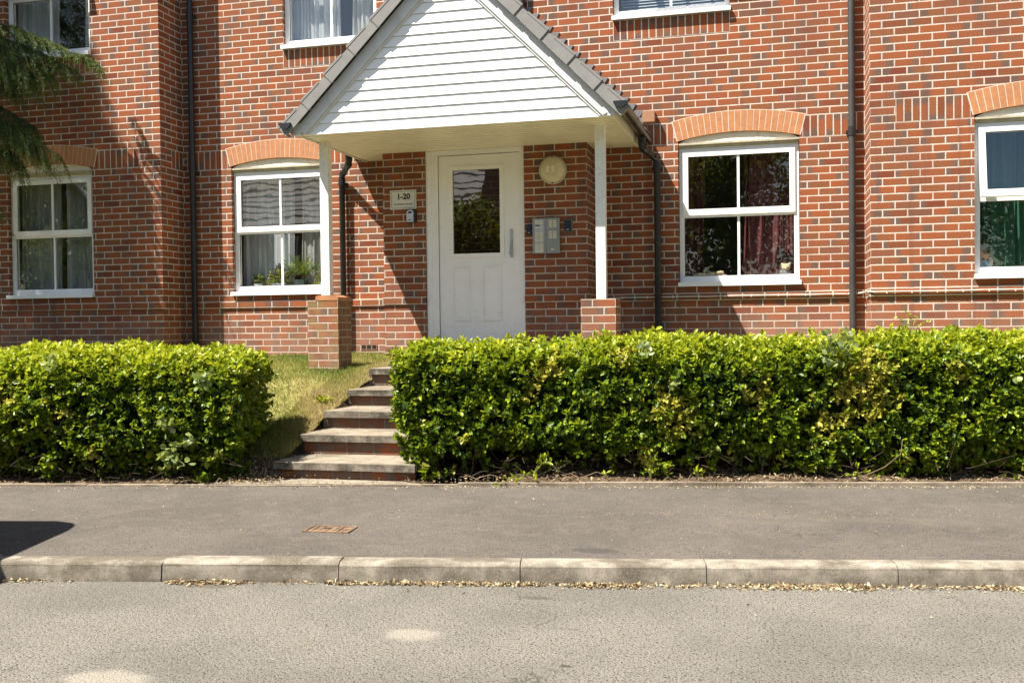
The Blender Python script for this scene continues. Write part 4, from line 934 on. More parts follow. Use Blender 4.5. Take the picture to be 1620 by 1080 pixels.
def hedge(label, s0, s1, n0, n1, ztop, zlow, nshoots, yclusters, ivy, seed, endR=False):
    h = thing('hedge', label, 'hedge', tuple(SN((s0+s1)/2, (n0+n1)/2, .18)))
    rg = np.random.default_rng(seed); Ls = s1-s0; D = n1-n0; Hh = ztop-zlow
    areas = np.array([Ls*Hh*1.25, Ls*D*.9, D*Hh*1.1, D*Hh*1.1, Ls*Hh*.18]); cnt = (areas/areas.sum()*nshoots).astype(int)
    PP = []; NV = []
    for side, m in enumerate(cnt):
        u = rg.random(m); v = rg.random(m)
        if side == 0: s = s0+u*Ls; z = zlow+v**.92*Hh; n = np.full(m, n0); nv = np.tile([0, -1, 0.], (m, 1))
        elif side == 1: s = s0+u*Ls; n = n0+v*D; z = np.full(m, ztop); nv = np.tile([0, 0, 1.], (m, 1))
        elif side == 2: n = n0+u*D; z = zlow+v*Hh; s = np.full(m, s0); nv = np.tile([-1., 0, 0], (m, 1))
        elif side == 3: n = n0+u*D; z = zlow+v*Hh; s = np.full(m, s1); nv = np.tile([1., 0, 0], (m, 1))
        else: s = s0+u*Ls; z = zlow+v*Hh; n = np.full(m, n1); nv = np.tile([0, 1., 0], (m, 1))
        bul = .055*smooth_noise(s*1.3+side, z*1.5+n, seed+side)
        # rounded shoulders
        rc = .24; dz = np.clip(z-(ztop-rc), 0, rc)/rc; inn = (1-np.sqrt(np.clip(1-dz**2, 0, 1)))*rc
        if side in (0, 4): n = n + (1 if side == 0 else -1)*inn*.9
        if side in (2, 3): s = s + (1 if side == 2 else -1)*inn*.9
        if side == 1:
            z = z - np.clip(s-1., 0, 6)*.010; e = np.minimum(np.minimum(n-n0, n1-n), np.minimum(s-s0, s1-s)); de = np.clip(rc-e, 0, rc)/rc; z = z - (1-np.sqrt(np.clip(1-de**2, 0, 1)))*rc*.9
        # tucked in at the foot
        ft = np.clip(.50-z, 0, .3)/.3*(.085 if s0 > -5 else .12)*(1+smooth_noise(s*2.2, z*0, seed+9)*.8)
        if side == 0: n = n + ft
        if side == 2: s = s+ft
        if side == 3: s = s-ft
        q = np.stack([s, n, z], 1) + nv*bul[:, None]; nv2 = nv.copy()
        if side != 1: nv2[:, 2] += .28+1.0*dz; z = z - np.clip(s-1., 0, 6)*.010
        else: nv2[:, 1] -= .15
        keep = np.ones(m, bool)
        if side != 1:
            thr = .20+.10*smooth_noise(s*3.1, n*3, seed+5); keep = (z > thr) | (rg.random(m) < .06); keep &= ~((z < .42) & (smooth_noise(s*4.3, z*5, seed+6) > .25) & (rg.random(m) < .85))
            keep &= ~((smooth_noise(s*5.5, z*6.5, seed+7) > .62) & (rg.random(m) < .6))
        PP.append(q[keep]); NV.append(nv2[keep])
    # fine shoots standing above the top
    m = int(Ls*60); s = s0+.05+rg.random(m)*(Ls-.1); n = n0+.1+rg.random(m)*(D-.2); PP.append(np.stack([s, n, np.full(m, ztop)+rg.random(m)**2*.055], 1)); NV.append(np.tile([0, 0, 1.6], (m, 1)))
    q = np.concatenate(PP); nv = np.concatenate(NV); m = len(q)
    depth = rg.random(m)**1.6*.13; q = q - unit(nv)*depth[:, None] + rg.normal(size=(m, 3))*.008
    ax = unit(nv+rg.normal(size=(m, 3))*.55)
    # leaves in a rosette round each shoot
    k = 8; base = np.repeat(q, k, 0); axr = np.repeat(ax, k, 0); ring = np.tile(np.arange(k), m); 
    rv = unit(np.cross(axr, rg.normal(size=(m*k, 3)))); lean = np.where(ring < 3, .6, np.where(ring < 6, 1.2, 2.0))[:, None]+rg.normal(size=(m*k, 1))*.2
    d = unit(axr+rv*lean); base = base - axr*(ring[:, None]*.0065) + rv*.003
    vig = np.repeat(rg.uniform(.75, 1.2, m), k); L_ = vig*np.where(ring < 2, .030, .044)*rg.uniform(.65, 1.3, m*k); Wd = L_*rg.uniform(.50, .66, m*k)
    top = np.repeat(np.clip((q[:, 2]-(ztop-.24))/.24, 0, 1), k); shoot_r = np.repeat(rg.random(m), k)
    rnd = np.clip(.04+.42*shoot_r**1.6+.12*rg.random(m*k)+np.where(ring < 3, .20, -.06)+.42*top, 0, 1)  # upper leaves lighter: sunlight on the hedge top put into the tint
    sh = smooth_noise(q[:, 0]*1.7, q[:, 2]*2.2, seed+3); rnd = np.clip(rnd+.10*np.repeat(sh, k), 0, 1)
    yel = np.zeros(m)
    for (cs, cz, rr) in yclusters:
        dd = np.hypot((q[:, 0]-cs), (q[:, 2]-cz)*.8)/rr; yel = np.maximum(yel, (dd+rg.normal(size=m)*.3 < 1.)*(rg.random(m) < .8)*rg.uniform(.5, 1, m)*(q[:, 1] < n0+.25))
    yel = np.maximum(yel, (rg.random(m) < .012)*rg.uniform(.4, .9, m)); yel = np.repeat(yel, k)*rg.uniform(.6, 1, m*k)
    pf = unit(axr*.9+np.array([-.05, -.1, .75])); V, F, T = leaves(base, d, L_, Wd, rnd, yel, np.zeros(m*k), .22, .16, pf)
    if ivy:   # a few pale, broader leaves scattered in patches
        bb = []
        for (cs, cz, rr, cn) in ivy:
            a_ = rg.normal(size=(cn, 2))*rr*.5; bb.append(np.stack([cs+a_[:, 0], n0-.03+rg.normal(size=cn)*.02+np.abs(a_[:, 0])*.0, cz+a_[:, 1]], 1))
        bb = np.concatenate(bb); nb_ = len(bb); V2, F2, T2 = leaves(bb, unit(rg.normal(size=(nb_, 3))*np.array([1, .4, .8])+np.array([0, -.35, -.1])), rg.uniform(.04, .055, nb_), rg.uniform(.04, .05, nb_), rg.uniform(.4, 1, nb_), np.zeros(nb_), rg.uniform(.5, .9, nb_), .12, .1)
        F = np.concatenate([F, F2+len(V)]); V = np.concatenate([V, V2]); T = np.concatenate([T, T2])
    V = np.array(K0)+V[:, :1]*np.array(UU)+V[:, 1:2]*np.array(NN)+V[:, 2:3]*np.array([0, 0, 1.])
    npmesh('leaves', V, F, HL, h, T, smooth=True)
    # woody inside
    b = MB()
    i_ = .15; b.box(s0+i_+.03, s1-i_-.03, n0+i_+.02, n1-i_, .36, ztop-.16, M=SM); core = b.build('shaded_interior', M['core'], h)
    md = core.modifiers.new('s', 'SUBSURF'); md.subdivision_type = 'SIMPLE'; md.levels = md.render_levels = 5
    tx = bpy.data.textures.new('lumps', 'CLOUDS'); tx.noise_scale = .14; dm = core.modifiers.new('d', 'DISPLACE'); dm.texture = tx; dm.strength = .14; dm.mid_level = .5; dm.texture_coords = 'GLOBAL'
    b = MB()
    for i in range(int(Ls*16)):
        s = rg.uniform(s0+.05, s1-.05); n = rg.uniform(n0+.16, n1-.1); p0 = SN(s, n, float(gz(n))-.02); e1 = SN(s+rg.normal()*.07, n+rg.normal()*.05-.02, .42); e2 = SN(s+rg.normal()*.10, n+.08, .60)
        b.tube([p0, p0.lerp(e1, .5)+Vector((rg.normal()*.012, rg.normal()*.012, 0)), e1, e2], [.007, .006, .004, .003], 5, cap=False)
    for i in range(int(Ls*26)):
        s = rg.uniform(s0, s1); n = n0+rg.uniform(-.02, .22); z0_ = rg.uniform(.16, .34); b.tube([SN(s, n, z0_), SN(s+rg.normal()*.06, n+rg.normal()*.05, z0_+rg.normal()*.03), SN(s+rg.normal()*.13, n+rg.normal()*.08, z0_+rg.normal()*.07+.02)], [.0018, .0014, .0009], 4, cap=False)
    tag(b.build('stems', M['bark'], h), kind='stuff')
    return h
hedge('long clipped green hedge to the right of the steps', -1.06, 7.2, 2.26, 3.20, 1.165, .16, 17500,
      [(.123, .985, .07), (.63, 1.06, .06), (-.55, .47, .02), (.98, .62, .12), (.86, .74, .08), (1.55, .80, .1), (2.32, .88, .16), (2.20, .70, .12), (2.05, .56, .08), (2.33, .66, .1), (.02, .95, .06), (-.02, .78, .08), (2.95, .93, .07), (.77, .32, .05), (1.0, .36, .04)],
      [(2.1, 1.12, .12, 60), (.95, .85, .03, 10), (.75, 1.10, .06, 16), (3.4, .8, .1, 10)], 21)
hedge('shorter clipped green hedge to the left of the steps', -8.5, -2.22, 2.21, 3.14, 1.10, .16, 13500,
      [(-3.55, .62, .07), (-3.62, .78, .04), (-2.60, .98, .04), (-2.80, .30, .04), (-3.3, .36, .03), (-4., .8, .1)],
      [(-2.45+.0, .9, .07, 24), (-2.72, .60, .06, 22), (-2.56, .48, .03, 12), (-2.68, .33, .10, 46), (-3.6, 1.05, .06, 18)], 33)

# ------------------------------------------------------------------ grass, litter, weeds
GM = tint_mat('grass_blade', [(0, (.075, .115, .018)), (.35, (.19, .235, .035)), (.6, (.33, .31, .075)), (1, (.50, .39, .20))], .7, .3)
def blades(n, region, hmin, hmax, name):
    X = RNG.uniform(region[0], region[1], n); Y = RNG.uniform(region[2], region[3], n); nn_ = (X-K0.x)*NN.x+(Y-K0.y)*NN.y
    ok = nn_ > 2.86+.10*np.sin(X*9)-RNG.random(n)**3*.45; ok &= ~((X > -3.90) & (X < -3.55) & (Y > -1.46) & (Y < -1.1)); X, Y, nn_ = X[ok], Y[ok], nn_[ok]; n = len(X)
    dry = .5+.5*np.sin(X*2.6+1.3)*np.sin(Y*3.1)+.35*np.sin(X*7+Y*5); pr = np.exp(-((X+3.0)/.33)**2)*.8
    Z = lz(X, Y)-.004
    hh = RNG.uniform(hmin, hmax, n); a = RNG.uniform(0, 6.28, n); w = RNG.uniform(.0018, .0042, n); ln = RNG.uniform(.2, 1.1, n)*hh
    b0 = np.stack([X-w*np.cos(a), Y-w*np.sin(a), Z], 1); b1 = np.stack([X+w*np.cos(a), Y+w*np.sin(a), Z], 1); th = RNG.uniform(0, 6.28, n); tp = np.stack([X+ln*np.cos(th), Y+ln*np.sin(th), Z+hh], 1)
    V = np.stack([b0, b1, tp], 1).reshape(-1, 3); F = np.arange(n*3).reshape(-1, 3)
    t = np.clip(.36+.42*(dry-.5)+pr*.6+RNG.normal(size=n)*.24, 0, 1); T = np.repeat(np.stack([t, t, t], 1), 3, 0)
    return V, F, T
parts = [blades(100000, (-6.6, -2.99, -4.0, -.01), .015, .040, ''), blades(16000, (-6.0, -2.99, -4.0, -.01), .03, .065, ''), blades(15000, (-3.35, -2.985, -3.75, -1.5), .025, .06, ''), blades(15000, (-1.8, 6, -2.6, -.6), .02, .05, ''), blades(2500, (-4.1, -3.2, -.6, -.02), .03, .08, '')]
Vs = []; Fs = []; Ts = []; o = 0
for V, F, T in parts: Vs.append(V); Fs.append(F+o); Ts.append(T); o += len(V)
tag(npmesh('grass', np.concatenate(Vs), np.concatenate(Fs), GM, attr=np.concatenate(Ts)), 'dry yellow green lawn grass between the left hedge and the steps', 'grass', kind='stuff')
LT = tint_mat('dead_leaf', [(0, (.08, .045, .022)), (.3, (.19, .12, .06)), (.6, (.35, .265, .145)), (.85, (.52, .44, .28)), (1, (.60, .55, .36))], .75, .1)
def litter(S_, N_, Z_, size, tlo=0., thi=1., flat=.35):
    n = len(S_); base = np.stack([S_, N_, Z_+RNG.random(n)*.008], 1); d = unit(RNG.normal(size=(n, 3))*np.array([1, 1, flat])); L_ = RNG.uniform(size*.5, size*1.5, n)
    V, F, T = leaves(base, d, L_, L_*RNG.uniform(.25, .7, n), RNG.uniform(tlo, thi, n), np.zeros(n), np.zeros(n), .35, .3)
    s_, n_, z_ = V[:, 0], V[:, 1], V[:, 2]; nb_ = np.repeat(N_, 6); n_ = np.where(nb_ < 0, np.minimum(n_, -.0135), n_)
    zmin = np.where(nb_ < .0, 0.001, np.where(n_ < .125, .104, np.where(n_ < 2.15, .0985+(n_-.12)*.0177, np.where(n_ < 2.2, .15, gz(n_)-.022)))); z_ = np.maximum(z_, zmin+.001)
    V = np.array(K0)+s_[:, None]*np.array(UU)+n_[:, None]*np.array(NN)+z_[:, None]*np.array([0, 0, 1.]); return V, F, T
def merge(name, parts, mat, label):
    Vs = []; Fs = []; Ts = []; o = 0
    for V, F, T in parts: Vs.append(V); Fs.append(F+o); Ts.append(T); o += len(V)
    return tag(npmesh(name, np.concatenate(Vs), np.concatenate(Fs), mat, attr=np.concatenate(Ts)), label, 'leaf litter', kind='stuff')
def zpav(n): return .0995+(n-.12)*.0177
# gutter drift: thick to the right, thin and patchy to the left
def drift(n, s0, s1, w, size): 
    s = RNG.uniform(s0, s1, n); nn_ = -.018-np.abs(RNG.normal(size=n))*w; return litter(s, nn_, np.full(n, .003), size, .15, 1.)
parts = [drift(1900, .0, 5.5, .026, .016), drift(260, .25, .6, .035, .018), drift(420, 1.1, 1.7, .04, .02), drift(300, 2.2, 2.7, .035, .018), drift(500, -.35, .1, .018, .016), drift(380, -.95, -.35, .016, .018), drift(330, -1.80, -1.40, .025, .02), drift(60, -2.9, -2.3, .018, .022), drift(60, -1.4, -.9, .014, .016), drift(500, .2, 5.5, .05, .012), drift(70, -5, 5, .10, .014), drift(60, -.98, -.85, .014, .022)]
m = 90; parts.append(litter(RNG.uniform(-4, 5, m), -RNG.uniform(.1, 2.5, m), np.full(m, .002), .010, .5, 1.))
merge('fallen_leaves', parts, LT, 'pale dead leaves and husks drifted along the foot of the kerb')
m = 900; s = RNG.uniform(-5, 6, m); n = 2.13-np.abs(RNG.normal(size=m))*.055; parts = [litter(s, n, zpav(n), .011, .4, 1.)]
m = 1500; s = RNG.uniform(-.7, 6, m); n = 2.14-np.abs(RNG.normal(size=m))*.035; parts.append(litter(s, n, zpav(n), .009, .5, 1.))
m = 420; s = RNG.uniform(-4, 5, m); n = RNG.uniform(.15, 2.1, m); parts.append(litter(s, n, zpav(n), .009, .6, 1., .1))
m = 420; s = RNG.normal(size=m)*1.2+1.7; n = .155+1.05+RNG.normal(size=m)*.07; parts.append(litter(s, n, zpav(n), .006, .5, .9, .1))
merge('fallen_leaves', parts, LT, 'scattered pale leaf scraps on the pavement, thickest beside the edging')
parts = []
for (a_, b_, cnt_) in ((-5.5, -2.2, 2600), (-2.3, -1.9, 450), (-.98, 6., 5200)):
    s = RNG.uniform(a_, b_, cnt_); n = RNG.uniform(2.2, 2.75, cnt_)**1.; parts.append(litter(s, n, gz(n)-.018, .020, .0, .85, .5))
m = 160; s = RNG.uniform(-2.4, -1., m); n = 2.2+RNG.random(m)**2*.25; parts.append(litter(s, n, np.full(m, .150), .014, .2, 1.))
merge('fallen_leaves', parts, LT, 'brown dead leaves lying in the soil under the hedges')
m = 170; X = -2.99+RNG.random(m)**2*1.0; k = RNG.integers(0, 5, m); Y = np.array(TY)[k]+RNG.random(m)**.5*.42; Zt = np.array(TZ)[k]+.003
V, F, T = leaves(np.stack([X, Y, Zt], 1), unit(RNG.normal(size=(m, 3))*np.array([1, 1, .1])), RNG.uniform(.006, .014, m), RNG.uniform(.003, .008, m), RNG.uniform(.2, 1, m), np.zeros(m), np.zeros(m), .1, .05)
tag(npmesh('leaf_scraps', V, F, LT, attr=T), 'small dry leaf scraps on the concrete step treads', 'leaf litter', kind='stuff')
# dry twigs on the soil under the hedge
b = MB()
for i in range(150):
    s = RNG.uniform(-4.5, 5); n = RNG.uniform(2.2, 2.5); 
    if -2.3 < s < -.9: continue
    p0 = SN(s, n, float(gz(n))-.008); a_ = RNG.uniform(0, 3.14); L_ = RNG.uniform(.05, .2); b.tube([p0, p0+Vector((math.cos(a_)*L_*.5, math.sin(a_)*L_*.35, .015+RNG.random()*.02)), p0+Vector((math.cos(a_)*L_, math.sin(a_)*L_*.6, RNG.random()*.02))], [.0022, .0018, .001], 4, cap=False)
tag(b.build('dry_twigs', M['twig']), 'thin dry twigs lying in the soil below the hedges', 'twigs', kind='stuff')
def weed(label, s, n, z, pts, nl, size, name='weed', spread=.03, cat='weed'):
    """a few curved stems with leaves; pts: end offsets (ds, dn, dz)"""
    t = thing(name, label, cat, tuple(SN(s, n, z))); b = MB(); bs = []; ds = []
    for (a_, c_, e_) in pts:
        p0 = SN(s, n, z); p2 = SN(s+a_, n+c_, z+e_); p1 = p0.lerp(p2, .5)+Vector((0, 0, .03)); b.tube([p0, p1, p2], [.0028, .0022, .0012], 5, cap=False)
        for k in range(nl):
            tt = .35+.65*k/max(1, nl-1); p_ = (p0.lerp(p1, tt*2) if tt < .5 else p1.lerp(p2, tt*2-1)); bs.append(np.array(p_)+RNG.normal(size=3)*.004); d = np.array(p2-p0); ds.append(unit(d/np.linalg.norm(d)*.5+RNG.normal(size=3)*.8+np.array([0, -.2, .35])))
    b.build('stem', M['stem'], t); bs = np.array(bs); ds = np.array(ds); m = len(bs)
    V, F, T = leaves(bs, ds, RNG.uniform(size*.7, size*1.2, m), RNG.uniform(size*.35, size*.55, m), RNG.uniform(.45, 1, m), np.zeros(m), np.zeros(m)); npmesh('leaves', V, F, HL, t, T, smooth=True)
    return t
def pos(x, y, z=.15):   # street coordinates of a ground point given in world metres
    d = Vector((x, y, 0))-K0; return d.dot(UU), d.dot(NN)
weed('cut green sprig with bright leaves lying across the edging onto the pavement', -.05, 2.30, .20, [(-.26, -.20, -.055), (-.12, -.17, -.04), (.10, .0, .14), (.13, -.04, .10), (.03, -.14, -.03)], 9, .045)
weed('small three leaved green seedling below the right hedge', 1.12, 2.26, .165, [(.03, -.02, .06), (-.03, -.02, .05), (.0, -.04, .07)], 4, .04)
weed('thin upright green weed under the middle of the right hedge', .79, 2.27, .165, [(-.04, -.02, .19), (.04, -.02, .17), (.0, -.02, .22)], 6, .038)
weed('tiny green seedling behind the edging, left of the upright weed', .47, 2.24, .165, [(.01, -.02, .05), (-.02, .0, .04)], 3, .032)
weed('leafy weed spilling over the edging below the right part of the hedge', 2.25, 2.28, .165, [(.05, -.04, .05), (-.08, -.05, .03), (.12, -.06, .02), (-.02, -.03, .11)], 6, .035)
weed('yellow green weed on the soil near the right edge of the photo', 3.42, 2.27, .17, [(.06, -.03, .05), (-.06, -.03, .06), (.02, -.05, .03)], 5, .035)
weed('leafy shoot rising above the right hedge in front of the brick wall', 2.72, 2.6, 1.18, [(-.10, .0, .12), (.05, .0, .13), (-.03, .02, .16), (.12, 0, .09)], 7, .03)
weed('low broad leaved weed on the lawn edge beside the steps', *pos(-3.12, -2.75), .60, [(.04, .0, .05), (-.05, .01, .04), (.0, -.04, .05), (-.03, .04, .03)], 5, .06)
t = thing('dry_stalk', 'long pale dry stalk arching out of the right hedge foot', 'stalk', tuple(SN(2.28, 2.26, .17))); b = MB()
b.tube([SN(2.26, 2.22, .19), SN(2.40, 2.16, .27), SN(2.50, 2.14, .36), SN(2.52, 2.16, .46)], [.0025, .0023, .002, .0015], 6); b.build('stalk', M['twig'], t, smooth=True)
# pansies behind the left hedge are hidden; iron stopcock cover in the pavement
cv = thing('stopcock_cover', 'small rusty iron stopcock cover set in the pavement', 'utility cover', tuple(SN(-1.15, .75, .11)))
Mc = SM @ Matrix.Translation((-1.155, .765, zpav(.76))) @ Matrix.Rotation(math.radians(-7), 4, 'Z')
b = MB()
for q in ((-.14, .14, -.085, -.070), (-.14, .14, .070, .085), (-.14, -.125, -.070, .070), (.125, .14, -.070, .070)): b.box(q[0], q[1], q[2], q[3], -.02, .006, M=Mc)
b.build('frame', M['rust'], cv, bevel=.002)
b = MB(); b.box(-.118, .062, -.064, .064, -.02, .004, M=Mc)
for i in range(4): b.box(-.10+i*.042, -.085+i*.042, -.05, .05, .004, .007, M=Mc)
b.build('lid', M['rust'], cv, bevel=.002)
b = MB(); b.box(.072, .118, -.064, .064, -.02, .0025, M=Mc); b.box(.085, .105, -.03, .0, .0025, .006, M=Mc); b.build('hinge_plate', M['rust'], cv, bevel=.002)
b = MB(); b.box(-.124, .124, -.069, .069, -.022, -.003, M=Mc); b.box(-.03, .0, -.012, .012, .0041, .0076, M=Mc); b.build('keyhole', M['dark'], cv)

# ------------------------------------------------------------------ cedar at the left, drooping boughs reaching in front of the left bay
CM = leaf_mat('cedar_needle', [(0, (.012, .030, .010)), (.5, (.032, .085, .020)), (1, (.19, .31, .06))], transl=.2, rough=.55, spec=.3)  # tint rises towards the tips, painting sunlit ends on the needles
ced = thing('cedar_tree', 'drooping dark cedar whose boughs hang in front of the left bay', 'tree', (-10.6, -2.9, .8))
b = MB(); b.tube([(-10.6, -2.9, .5), (-10.62, -2.9, 4), (-10.58, -2.92, 8), (-10.6, -2.9, 11.3)], [.19, .15, .08, .015], 10, cap=False); b.build('trunk', M['bark'], ced, smooth=True)
def cedar(boughs, seed):
    rg = np.random.default_rng(seed); bmb = MB(); B_ = []; D_ = []; R_ = []
    for (p0, p1, droop, rad, ntw, hang) in boughs:
        p0 = Vector(p0); p1 = Vector(p1); L = (p1-p0).length; c_ = [p0.lerp(p1, t_)+Vector((0, 0, .25*L*math.sin(math.pi*t_)*.5-droop*t_*t_)) for t_ in np.linspace(0, 1, 9)]
        bmb.tube(c_, list(np.linspace(rad, .004, 9)), 6, cap=False)
        ax = (p1-p0).normalized(); sd = ax.cross(Vector((0, 0, 1))).normalized()
        for i in range(ntw):
            t_ = .18+.82*rg.random()**.75; k = min(7, int(t_*8)); q = c_[k].lerp(c_[k+1], t_*8-k); s_ = rg.choice([-1, 1]); tl = (.55*(1-t_)+.22)*rg.uniform(.5, 1.1)*min(1., L/2.6)
            d = (sd*s_*rg.uniform(.3, 1)+ax*rg.uniform(.3, .9)).normalized(); n_ = 9; pts = [q+d*tl*(j/n_)+Vector((0, 0, -hang*tl*(j/n_)**2*rg.uniform(.8, 1.2))) for j in range(n_+1)]
            bmb.tube(pts[::3], [.003, .0025, .002, .0012], 4, cap=False)
            for j in range(n_):
                for w in range(9):
                    f_ = rg.random(); bp = pts[j].lerp(pts[j+1], f_); B_.append(bp); dr = (pts[j+1]-pts[j]).normalized()
                    v = Vector(rg.normal(size=3))*.75+dr*.9; D_.append(v.normalized()); R_.append(.25+.5*(j/n_)+.25*rg.random() if rg.random() > .2 else .1)
                # side twiglets
                if rg.random() < .55:
                    dd = (dr_ := (pts[j+1]-pts[j]).normalized())+Vector(rg.normal(size=3))*.5+Vector((0, 0, -.7*hang)); dd.normalize(); l2 = rg.uniform(.05, .14)
                    for w in range(12):
                        f_ = w/12; bp = pts[j]+dd*l2*f_+Vector((0, 0, -.03*f_*f_)); B_.append(bp); D_.append((Vector(rg.normal(size=3))*.7+dd).normalized()); R_.append(.3+.7*f_*rg.random())
    bmb.build('branches', M['bark'], ced)
    B_ = np.array(B_); D_ = np.array(D_); m = len(B_); V, F, T = leaves(B_, D_, rg.uniform(.022, .040, m), .0042, np.clip(R_, 0, 1), np.zeros(m), np.zeros(m), 0, .1)
    npmesh('needles', V, F, CM, ced, T)
T0 = lambda z: (-10.6, -2.9, z)
bo = []
for (zs_, x, y, z, dr_, n_, hg) in ((4.42, -6.77, -.85, 4.30, .10, 170, .7), (4.4, -6.98, -.92, 4.22, .12, 170, 1.1), (4.4, -7.18, -1.1, 4.20, .25, 260, 1.7), (4.45, -7.35, -1.15, 4.14, .22, 240, 1.7), (4.4, -7.55, -1.2, 4.05, .25, 240, 1.7), (4.5, -7.4, -1.3, 4.2, .2, 160, 1.5),
        (4.1, -7.02, -1.2, 3.22, .45, 210, 1.5), (4.1, -7.2, -1.25, 3.35, .4, 240, 1.6), (3.9, -7.45, -1.3, 3.2, .4, 240, 1.6), (4.2, -7.35, -1.15, 3.55, .35, 220, 1.6), (3.3, -7.72, -1.3, 2.66, .3, 120, 1.6), (4.2, -7.7, -1.4, 3.6, .3, 200, 1.6)):
    bo.append((T0(zs_), (x, y, z+dr_), dr_, .03, n_, hg))
rg = np.random.default_rng(5)
for i in range(36):
    z = 1.9+i*.20; R_ = max(.35, (11.6-z)*.33+.2)*rg.uniform(.7, 1.05); a_ = i*2.4+rg.normal()*.3; dx, dy = math.cos(a_), math.sin(a_)
    ex, ey = -10.6+dx*R_, -2.9+dy*R_; ey = min(ey, -.95)
    if z < 5.2 and dx > .15: continue
    bo.append((T0(z), (ex, ey, z-.15*R_), .25*R_, .03, int(16+R_*12), 1.1))
cedar(bo, 8)
# the dense upper crown, a cone of drooping sprays round the trunk
m = 30000; z_ = 5.2+6.2*rg.random(m)**1.25; rr = 1.72*((11.8-z_)/4.8)**.6; rr = np.where(z_ < 7, rr*.95, rr); a_ = rg.uniform(0, 6.28, m); f_ = rg.random(m)**.45
tier = .5+.5*np.sin(z_*9+np.sin(a_*3)*1.3); f_ = f_*(.80+.28*tier); ctr = np.stack([-10.6+np.cos(a_)*rr*f_, -2.9+np.sin(a_)*rr*f_, z_-.25*f_], 1)
ok = (ctr[:, 1] < -.75) & ((smooth_noise(a_*2.2, z_*1.6, 77) > -.9) | (rg.random(m) < .3)); ctr = ctr[ok]; a_ = a_[ok]; m = len(ctr)
dr = unit(np.stack([np.cos(a_), np.sin(a_), np.full(m, -.75)], 1)+rg.normal(size=(m, 3))*.4); k = 10; tt = np.tile(np.arange(k)/k, m)
bs = np.repeat(ctr, k, 0)+np.repeat(dr, k, 0)*tt[:, None]*.16; ds = unit(np.repeat(dr, k, 0)+rg.normal(size=(m*k, 3))*.7)
V, F, T = leaves(bs, ds, rg.uniform(.035, .06, m*k), .0075, np.clip(.2+.6*tt*rg.random(m*k), 0, 1), np.zeros(m*k), np.zeros(m*k), 0, .1); npmesh('crown', V, F, CM, ced, T)

# ------------------------------------------------------------------ across the street (seen in the window reflections)
def far_house(x0, x1, y0, y1, eave, ridge, label):
    h = thing('house', label, 'house', ((x0+x1)/2, (y0+y1)/2, 0)); b = MB()
    for q in ([(x0, y1, 0), (x1, y1, 0), (x1, y1, eave), (x0, y1, eave)], [(x0, y0, 0), (x1, y0, 0), (x1, y0, eave), (x0, y0, eave)], [(x0, y0, 0), (x0, y1, 0), (x0, y1, eave), (x0, y0, eave)], [(x1, y0, 0), (x1, y1, 0), (x1, y1, eave), (x1, y0, eave)]):
        b.face(q, [uvb(p[0]+p[1], p[2]) for p in q])
    ym = (y0+y1)/2
    for x in (x0, x1): b.face([(x, y0, eave), (x, y1, eave), (x, ym, ridge)], [uvb(p, q_) for p, q_ in ((y0, eave), (y1, eave), (ym, ridge))])
    b.build('wall', M['brick'], h)
    b = MB(); nrow = 15
    for s_ in (-1, 1):
        ye = y1+.35 if s_ > 0 else y0-.35; ze = eave-.2
        for i in range(nrow):
            t0, t1 = i/nrow, (i+1.08)/nrow; a_ = (ye+(ym-ye)*t0, ze+(ridge-ze)*t0+.05); c_ = (ye+(ym-ye)*t1, ze+(ridge-ze)*t1)
            b.face([(x0-.3, a_[0], a_[1]), (x1+.3, a_[0], a_[1]), (x1+.3, c_[0], c_[1]), (x0-.3, c_[0], c_[1])]); b.face([(x0-.3, a_[0], a_[1]), (x1+.3, a_[0], a_[1]), (x1+.3, a_[0], a_[1]-.035), (x0-.3, a_[0], a_[1]-.035)])
    b.build('roof', M['tile2'], h)
    for i in range(3):
        for z0 in (1.0, 3.4 if eave > 4.6 else 1.0):
            xc = x0+(x1-x0)*(i+.5)/3; b = MB(); b.box(xc-.6, xc+.6, y1+.002, y1+.03, z0, z0+1.2); f_ = b.build('window', M['white'], h); b = MB(); b.box(xc-.53, xc+.53, y1+.031, y1+.034, z0+.07, z0+1.13); b.build('pane', M['navy'], f_)
M['tile2'] = plain('pale_sunlit_tile', (.36, .34, .31), .8, var=.15, scale=3)
far_house(-24., -9.5, -31., -23., 4.9, 8.6, 'brick house with pale tiled roof across the street')
TL = leaf_mat('tree_leaf', [(0, (.015, .036, .008)), (.5, (.033, .070, .014)), (1, (.07, .12, .025))], transl=.3, rough=.5, spec=.3)
